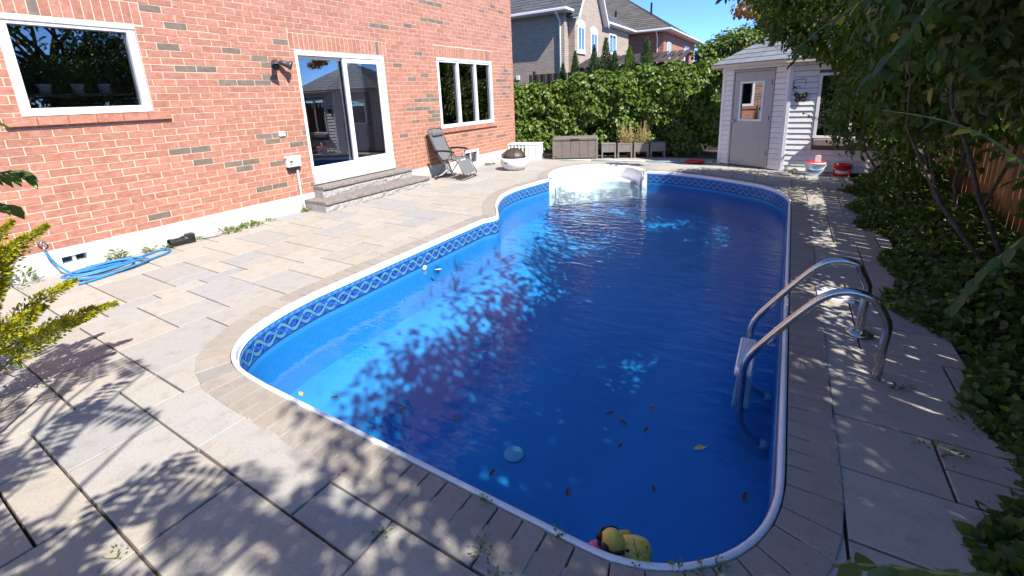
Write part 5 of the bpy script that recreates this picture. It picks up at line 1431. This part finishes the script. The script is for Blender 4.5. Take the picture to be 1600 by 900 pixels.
shrub('privet_shrub', 'dark backlit shrub above the bare fence boards opposite the ladder', (1.95, 5.2, -.07), cloud((1.45, 5.0, 2.6), (.7, 1.2, .95), 15, 23, (.42, .65)) + [(.7, 5.2, 2.9, .6, .7, .4), (1.75, 5.6, 1.75, .35, .7, .4)], 17000, .095, 'leaf_dark', 303, .45)
shrub('broadleaf_shrub', 'near shrub with large drooping leaves at the right edge of the picture', (1.95, 3.3, -.07), cloud((1.60, 3.4, 2.3), (.55, .95, .8), 11, 24, (.36, .55)) + [(1.95, 4.2, 1.1, .25, .6, .5), (1.85, 3.9, 1.6, .3, .6, .4), (1.6, 3.2, 1.25, .3, .5, .4), (1.7, 4.7, 1.2, .25, .5, .5), (1.5, 4.4, 1.9, .35, .5, .35), (1.35, 5.2, 1.75, .35, .5, .30), (1.55, 6.2, 1.55, .35, .5, .35), (1.25, 4.2, 2.35, .45, .5, .35), (.95, 4.6, 2.35, .4, .5, .28), (1.75, 3.0, 1.25, .35, .5, .45)], 10500, .095, 'leaf_big', 304, .46, full=True, droop=1.0)

iv = thing('ivy_vine', 'leafy vine climbing the near part of the cedar fence behind the big-leaved shrub', 'vine', (2.1, 4.2, -.07), 0)
rng = np.random.default_rng(44); N = 7000; yy = rng.uniform(1.0, 5.3, N); zz = rng.uniform(.05, 1.0, N) ** .8 * (1.12 + .12 * np.sin(yy * 3)); xx = 2.17 - rng.uniform(.0, 1, N) ** 1.6 * (.30 + .14 * np.sin(yy * 4.3 + zz * 5))
leaves('foliage', np.stack([xx, yy, zz], 1), rng.normal(size=(N, 3)) * .6 + np.array([-.4, 0, -.7]), rng.normal(size=(N, 3)) * .45 + np.array([-1, -.2, .6]), rng.uniform(.06, .12, N), rng.uniform(.045, .08, N), 'leaf_cover', iv)
m = MB()
for k in range(6): m.tube(limb((2.15, 1.3 + k * .62, -.07), (2.16, 1.5 + k * .62, 1.2), .12, 6, k), [.012, .011, .010, .009, .007, .006, .004], 6)
m.build('stem', 'bark', iv, True)

# tall trees out of frame on the right whose shade lies over pool and near patio
tree('ash_tree', 'tall ash tree beside the fence whose crown shades the right half of the pool', (2.9, 4.6, -.07), 5.6, cloud((2.2, 4.4, 4.1), (1.0, 2.6, .9), 20, 31, (.45, .75)), 5200, .15, 'leaf_dark', 320, .14, .42)
tree('elm_tree', 'leafy elm beside the fence right of the photographer, shading the near end of the pool', (3.3, 0.8, -.07), 5.2, cloud((2.75, 1.1, 4.0), (1.0, 1.9, 1.05), 20, 33, (.5, .8)), 10500, .14, 'leaf_dark', 330, .14, .42)
# pinnate branches of a tree behind the photographer: their shade dapples the near patio
dt = thing('sumac_tree', 'tree with long feathery leaves standing behind the photographer and shading the near patio', 'tree', (2.4, -2.6, -.07))
m = MB(); trunk = limb((2.4, -2.6, -.07), (2.0, -2.2, 3.6), .06, 8, 9); m.tube(trunk, [.13 - .008 * k for k in range(9)], 10); dtr = m.build('trunk', 'bark', dt, True)
rs = random.Random(77); rng = np.random.default_rng(77)
P_, A_x, N_, L_ = [], [], [], []
m = MB(); TAN = 1 / math.tan(SUN_EL)
def shade_at(gx_, gy_, z):      # point at height z whose shadow falls on (gx_, gy_)
    return Vector((gx_ + SUN_H.x * TAN * z, gy_ + SUN_H.y * TAN * z, z))
targets = []
for k in range(215):
    gx_ = rs.uniform(-6.2, -1.0); gy_ = rs.uniform(-.9, 1.02)
    if gy_ > .62 and rs.random() < .55: continue
    if -5.9 > gx_ and gy_ > .5: continue
    targets.append((gx_, gy_))
for k in range(30): targets.append((rs.uniform(-1.9, .9), rs.uniform(.2, 1.75)))
for gx_, gy_ in targets:
    z = rs.uniform(1.75, 2.6) if gx_ < -2.4 else rs.uniform(3.0, 4.6); tip = shade_at(gx_, gy_, z)
    an = rs.uniform(-.7, .9) + math.pi * .86; ln = rs.uniform(.45, .85)
    dirv = Vector((math.cos(an), math.sin(an), rs.uniform(-.35, .0))).normalized()
    b0 = tip - dirv * ln
    m.tube([b0, b0 + dirv * ln * .5 + Vector((0, 0, .03)), tip], [.008, .006, .002], 5)
    m.tube(limb(b0, b0.lerp(trunk[7], .30) + Vector((0, 0, .35)), .08, 4, k), [.008, .010, .012, .014, .016], 5)
    nl = int(ln / .055); sdv = dirv.cross(Vector((0, 0, 1))).normalized()
    for q in range(nl):
        for s in (-1, 1):
            pb_ = b0 + dirv * ln * (q + .6) / nl
            P_.append(pb_); A_x.append(sdv * s + dirv * .55 + Vector((0, 0, -.25))); N_.append(Vector((rs.uniform(-.3, .3), rs.uniform(-.3, .3), 1))); L_.append(rs.uniform(.10, .16) * (1 - .3 * abs(q / nl - .4)))
m.build('limb', 'bark', dtr, True)
P_ = np.array(P_); L_ = np.array(L_)
leaves('crown', P_, np.array(A_x), np.array(N_), L_, L_ * .40, 'leaf_dark', dt, full=True)

# ground cover along the bed
rng = np.random.default_rng(9); N = 24000
yy = rng.uniform(1.6, 10.4, N); edge = .98 + .13 * np.sin(yy * 2.3) + .10 * np.sin(yy * 5.1 + 1) + np.where(yy > 9.3, .25, np.where(yy > 8.7, -.14, 0)); xx = edge + rng.uniform(0, 1, N) ** 1.3 * (2.15 - edge)
hh = (.10 + .36 * np.clip((xx - edge) / .5, 0, 1)) * (.7 + .3 * np.sin(yy * 3.1) * np.sin(xx * 5)) ; zz = hh * np.sqrt(rng.uniform(.05, 1, N))
p = np.stack([xx, yy, zz - .05], 1); nr = rng.normal(size=(N, 3)) * .5 + np.array([-.25, -.2, 1.0])
gc = leaves('ground_cover', p, rng.normal(size=(N, 3)) + np.array([-.3, -.1, -.15]), nr, rng.uniform(.035, .085, N), rng.uniform(.03, .065, N), 'leaf_cover', None, fold=.2, full=True)
tag(gc, 'low mass of lobed green ground cover along the right edge of the patio', 'ground cover'); stuff(gc)

# long arching twig with big leaves and two yellow ones, near right
def leafy_branch(name, label, pts, n, L, mat, seed, ratio=.45, yellow=(), root=None):
    t = thing(name, label, 'branch', root or pts[0]); P = catmull(pts, 6); m = MB(); k = len(P)
    Q = limb(root, pts[0], .10, 6, seed) if root else []
    full_ = [Vector(q) for q in Q[:-1]] + [Vector(q) for q in P]; kk = len(full_)
    m.tube(full_, [(.009 if root else .007) * (1 - i / kk) + .0025 * i / kk for i in range(kk)], 6); m.build('stem', 'green_stem', t, True)
    rs = random.Random(seed); ps, ax, nr, LL = [], [], [], []; yl = [[], [], [], []]
    for i in range(n):
        s = (i + .6) / n; q = s * (k - 1); j = int(q); c = Vector(P[j]).lerp(Vector(P[min(j + 1, k - 1)]), q - j); d = (Vector(P[min(j + 1, k - 1)]) - Vector(P[max(j - 1, 0)])).normalized()
        sd_ = d.cross(Vector((0, 0, 1))).normalized() * (1 if i % 2 else -1)
        tgt = yl if i in yellow else [ps, ax, nr, LL]
        tgt[0].append(c); tgt[1].append(sd_ * .9 + d * .6 + Vector((0, 0, -.55 + rs.uniform(-.3, .3)))); tgt[2].append(Vector((rs.uniform(-.4, .4), rs.uniform(-.4, .4), 1))); tgt[3].append(L * rs.uniform(.75, 1.2))
    A = np.array(LL); leaves('foliage', np.array(ps), np.array(ax), np.array(nr), A, A * ratio, mat, t, full=True)
    for a_, b_, c_, l_ in zip(*yl): leaves('yellow_leaf', np.array([a_]), np.array([b_]), np.array([c_]), np.array([l_]), np.array([l_ * .7]), 'leaf_yellow', t, full=True)
    return t
def ray_pt(u, v, dist):
    d = (f * FPX + rr * (u - 800) + dd * (v - 330)).normalized(); return CAM + d * dist
leafy_branch('arching_branch', 'arching green twig with large leaves and two yellow leaves near the right edge', [ray_pt(1640, 310, 2.9), ray_pt(1570, 232, 2.85), ray_pt(1480, 190, 2.9), ray_pt(1380, 172, 3.1)], 24, .08, 'leaf_big', 1, yellow=(11, 12), root=(1.95, 3.3, 1.75))
leafy_branch('hanging_branch', 'hanging branch with large drooping dark leaves at the upper right', [ray_pt(1480, -40, 3.0), ray_pt(1430, 40, 3.0), ray_pt(1390, 90, 3.05), ray_pt(1350, 130, 3.1)], 18, .10, 'leaf_big', 2, root=(1.7, 3.4, 2.7))
leafy_branch('yellowing_branch', 'hanging branch with a few yellow leaves at the top right of centre', [ray_pt(1420, -60, 3.4), ray_pt(1350, 0, 3.4), ray_pt(1290, 40, 3.5), ray_pt(1240, 80, 3.6)], 18, .095, 'leaf_big', 3, yellow=(6, 9), root=(1.6, 3.7, 2.8))
leafy_branch('drooping_branch', 'branch with large leaves drooping along the right edge below the twig', [ray_pt(1660, 330, 2.4), ray_pt(1590, 380, 2.4), ray_pt(1530, 430, 2.45), ray_pt(1490, 480, 2.5)], 18, .08, 'leaf_big', 4, root=(1.95, 3.2, 1.0))
leafy_branch('low_branch', 'branch with broad leaves lying into the picture at the lower right corner', [ray_pt(1640, 960, 1.62), ray_pt(1540, 910, 1.62), ray_pt(1420, 890, 1.68), ray_pt(1320, 880, 1.75)], 12, .12, 'leaf_big', 5, .5, root=(1.35, 1.5, -.07))
leafy_branch('shed_branch', 'thin twig reaching across the shed wall beside the window', [(1.1, 9.6, 1.15), (.7, 9.5, 1.12), (.4, 9.4, 1.2), (.15, 9.3, 1.32)], 18, .075, 'leaf_dark', 6, root=(1.7, 9.6, 1.0))
leafy_branch('roof_branch', 'leafy twig hanging down before the shed door and roof', [(.9, 8.6, 3.0), (.45, 8.5, 2.6), (.1, 8.5, 2.3), (-.1, 8.5, 2.05)], 26, .085, 'leaf_dark', 7, root=(1.5, 8.9, 3.0))

# ------------------------------------------------------------------ left edge: goldenrod and a cherry branch
def goldenrod(label, base, tips, seed, r=.075):
    t = thing('goldenrod_plant', label, 'plant', base, 0, 'goldenrods at the left edge'); rs = random.Random(seed); m = MB()
    rng = np.random.default_rng(seed); P, A, NN = [], [], []
    for tp_ in tips:
        b0 = Vector(base) + Vector((rs.uniform(-.06, .06), rs.uniform(-.06, .06), 0)); tp_ = Vector(tp_); md = b0.lerp(tp_, .45) + Vector((0, 0, .28 * (tp_ - b0).length))
        c = [b0 * (1 - s) ** 2 + md * 2 * s * (1 - s) + tp_ * s * s for s in [q / 16 for q in range(17)]]
        m.tube(c, [.006 - .0045 * q / 16 for q in range(17)], 5)
        n = 900
        for q in range(n):
            s = .48 + .52 * q / n; j = int(s * 16 - 1e-6); p = c[j].lerp(c[min(j + 1, 16)], s * 16 - j); d = (c[min(j + 1, 16)] - c[j]).normalized()
            rad = r * (1 - (2 * (s - .48) / .52 - .8) ** 2 * .55) * (1.15 - s) * 1.9
            o = Vector((rs.gauss(0, 1), rs.gauss(0, 1), rs.gauss(0, 1) + .3)); o = (o - d * o.dot(d)).normalized()
            P.append(p + o * rad * rs.uniform(.1, 1)); A.append(o + d * .8); NN.append(Vector((rs.gauss(0, 1), rs.gauss(0, 1), 1)))
    m.build('stem', 'green_stem', t, True)
    n = len(P); leaves('flower_plume', np.array(P), np.array(A), np.array(NN), rng.uniform(.014, .030, n), rng.uniform(.010, .017, n), 'floret', t)
    k = len(tips) * 26; q = rng.integers(0, len(tips), k); s = rng.uniform(.05, .5, (k, 1)); tt = np.array([list(x) for x in tips])[q]; bb = np.array(base)
    md = bb * .55 + tt * .45 + np.array([0, 0, .25]); pp = bb * (1 - s) ** 2 + md * 2 * s * (1 - s) + tt * s * s
    leaves('foliage', pp, rng.normal(size=(k, 3)) + np.array([0, 0, -.2]), rng.normal(size=(k, 3)) * .5 + np.array([0, 0, 1]), rng.uniform(.06, .12, k), rng.uniform(.012, .022, k), 'leaf_weed', t)
goldenrod('goldenrod arching low over the slabs with the longest yellow plumes', tuple(ray_pt(-150, 520, 4.3)[:2]) + (-.04,), [ray_pt(182, 474, 4.3), ray_pt(120, 438, 4.4), ray_pt(70, 478, 4.2), ray_pt(150, 490, 4.1), ray_pt(30, 505, 4.0)], 1)
goldenrod('goldenrod with one upright bright yellow plume at the left edge', tuple(ray_pt(-120, 470, 4.7)[:2]) + (-.04,), [ray_pt(24, 395, 4.7), ray_pt(8, 440, 4.6)], 2, .06)
goldenrod('taller goldenrod with greenish plumes against the brick wall', tuple(ray_pt(-190, 420, 4.6)[:2]) + (-.04,), [ray_pt(75, 352, 4.6), ray_pt(40, 368, 4.5), ray_pt(20, 345, 4.6), ray_pt(5, 385, 4.5)], 3, .085)
leafy_branch('cherry_branch', 'drooping twig with narrow green leaves at the upper left edge', [ray_pt(-60, 270, 3.2), ray_pt(-10, 272, 3.2), ray_pt(25, 266, 3.2), ray_pt(40, 270, 3.2)], 13, .095, 'leaf_cover', 8, .32, root=tuple((ray_pt(-260, 300, 3.6) * 1)[:2]) + (-.04,))
leafy_branch('maple_branch', 'dark broad leaf hanging in above the goldenrods at the left edge', [ray_pt(-60, 300, 3.3), ray_pt(-20, 315, 3.3), ray_pt(10, 320, 3.3)], 5, .11, 'leaf_cover', 9, .5, root=tuple((ray_pt(-300, 300, 3.6) * 1)[:2]) + (-.04,))

# ------------------------------------------------------------------ weeds and fallen leaves
def weed(label, loc, r, h, n, seed, L=.05, mat='leaf_weed', ratio=.5):
    t = thing('weed', label, 'weed', loc, 0, 'weeds on the patio'); rng = np.random.default_rng(seed)
    a = rng.uniform(0, 6.283, n); q = r * np.sqrt(rng.uniform(0, 1, n)); p = np.stack([q * np.cos(a), q * np.sin(a), h * rng.uniform(.1, 1, n) * (1 - .5 * q / r)], 1)
    o = np.stack([np.cos(a), np.sin(a), np.full(n, .5)], 1); LL = L * rng.uniform(.6, 1.2, n)
    leaves('foliage', p, o + rng.normal(size=(n, 3)) * .4, rng.normal(size=(n, 3)) * .4 + np.array([0, 0, 1]), LL, LL * ratio, mat, t, wl=False, full=True)
    m = MB(); rs = random.Random(seed)
    for k in range(5): m.tube([(0, 0, -.005), (rs.uniform(-r, r) * .6, rs.uniform(-r, r) * .6, h * .8)], [.003, .0015], 4)
    m.build('stem', 'green_stem', t); return t
for i, (x, y, r, h, n, lb) in enumerate([
    (-6.95, 1.95, .10, .17, 60, 'leafy weed growing behind the hose coils at the foundation'), (-6.98, 2.30, .07, .07, 30, 'small weed between hose and drain pipe'), (-6.88, 2.44, .05, .06, 22, 'tiny bright weed right at the drain pipe mouth'),
    (-6.95, 1.10, .16, .22, 70, 'spiky grey-green weed in the shade left of the basement window'), (-6.97, 2.86, .09, .05, 40, 'low weed between drain pipe and flat stone'),
    (-6.95, 3.30, .14, .06, 80, 'spreading yellow-green weed along the foundation, nearest the flat stone'), (-6.96, 3.62, .15, .06, 90, 'spreading weed along the foundation, middle of the strip'), (-6.97, 3.92, .10, .05, 50, 'small weed at the far end of the foundation strip'), (-6.98, 4.55, .05, .06, 24, 'tuft at the bottom of the outlet conduit'),
    (-6.62, 4.95, .05, .13, 40, 'green weed growing on the lower step at its left end'), (-6.72, 6.15, .06, .06, 34, 'low weed growing from the joint of the upper step'), (-6.85, 10.05, .14, .06, 60, 'weed patch between basement window and fire bowl'),
    (.95, 2.98, .10, .05, 26, 'weed in the joint between ladder and ground cover'), (.78, 2.60, .09, .05, 22, 'weed creeping over the right slabs near the bottom bed'), (.72, 3.15, .05, .02, 14, 'small weed in the joint beside the near ladder post'), (.15, 10.92, .10, .10, 50, 'pale weed at the corner of the shed'),
    (-2.20, .36, .06, .03, 12, 'light green seedling in a slab joint at the lower left'), (-1.32, .98, .035, .02, 12, 'tiny moss tuft in the near coping joint'), (-.90, 1.12, .06, .02, 22, 'mossy weed in the joint near the watermark side of the rim'), (-.78, 1.05, .05, .02, 18, 'moss tuft beside the near rim of the pool'),
    (-1.02, 1.315, .03, .03, 14, 'small weed at the near rim, left one of a pair'), (-.66, 1.32, .035, .03, 16, 'small weed at the near rim just left of the duck'), (-.35, 1.40, .05, .06, 20, 'leafy weed at the near rim just right of the duck'), (-.20, 1.43, .03, .03, 14, 'tiny weed at the near rim right of the leafy one'), (-.13, 1.46, .03, .03, 14, 'tiny weed at the curve of the near rim'), (-.07, 1.50, .035, .035, 18, 'bushy little weed at the right curve of the near rim')]):
    if 'watermark' in lb: lb = 'mossy weed in a coping joint left of the duck'
    weed(lb, (x, y, .002), r, h, n, 400 + i, (.055 if h > .05 else .03) if y > 1.6 or x < -5 else .017)
fl_spots = [(1020, 640, 'b'), (955, 645, 'd'), (975, 660, 'd'), (1010, 671, 'd'), (970, 696, 'd'), (1092, 700, 'y'), (888, 770, 'd'), (1022, 763, 'd'), (1165, 775, 'd'), (714, 652, 'b'), (523, 621, 'y'), (470, 615, 'y'), (627, 640, 'b'), (770, 738, 'd'), (686, 421, 'w'), (592, 500, 'b')]
flab = ['curled brown leaf floating near the middle of the pool', 'dark sliver leaf, uppermost of the group in mid pool', 'dark leaf just below the uppermost sliver in mid pool', 'dark leaf at the right of the mid pool group', 'tiny dark leaf below the mid pool group', 'large yellowish leaf floating left of the ladder', 'tiny dark leaf floating near the bottom left of the duck group', 'long dark leaf floating above the duck', 'dark round leaf near the lower right pool corner', 'reddish brown leaf floating over the drain side', 'pale yellow leaf floating near the left rim corner', 'small yellow leaf at the near left rim', 'brown leaf floating close to the near left rim', 'small dark leaf floating beside the round drain', 'white petal floating by the left pool wall', 'brown speck leaf floating off the left wall']
for i, (u, v, c) in enumerate(fl_spots):
    d = (f * FPX + rr * (u - 800) + dd * (v - 330)); p = CAM + d * ((WZ + .006 - CAM.z) / d.z); rs = random.Random(i); a = rs.uniform(0, 6.28); s = {'y': .036, 'b': .03, 'd': .028, 'w': .035}[c] * rs.uniform(.8, 1.2)
    m = MB(); o = [(-1, 0, 0), (-.4, .42, .10), (.3, .36, .14), (1, 0, .05), (.3, -.36, .10), (-.4, -.42, .16), (-1.5, .05, .12)]
    m.add([(x * s, y * s, z * s) for x, y, z in o], [(0, 5, 4, 3), (0, 3, 2, 1), (6, 0, 1)]); m.xf(Matrix.Translation(p) @ Matrix.Rotation(a, 4, 'Z'))
    tag(m.build('fallen_leaf', {'y': 'floating_leaf_yellow', 'b': 'floating_leaf_brown', 'd': 'floating_leaf_dark', 'w': 'white_plastic'}[c]), flab[i], 'leaf', 'leaves floating on the pool')
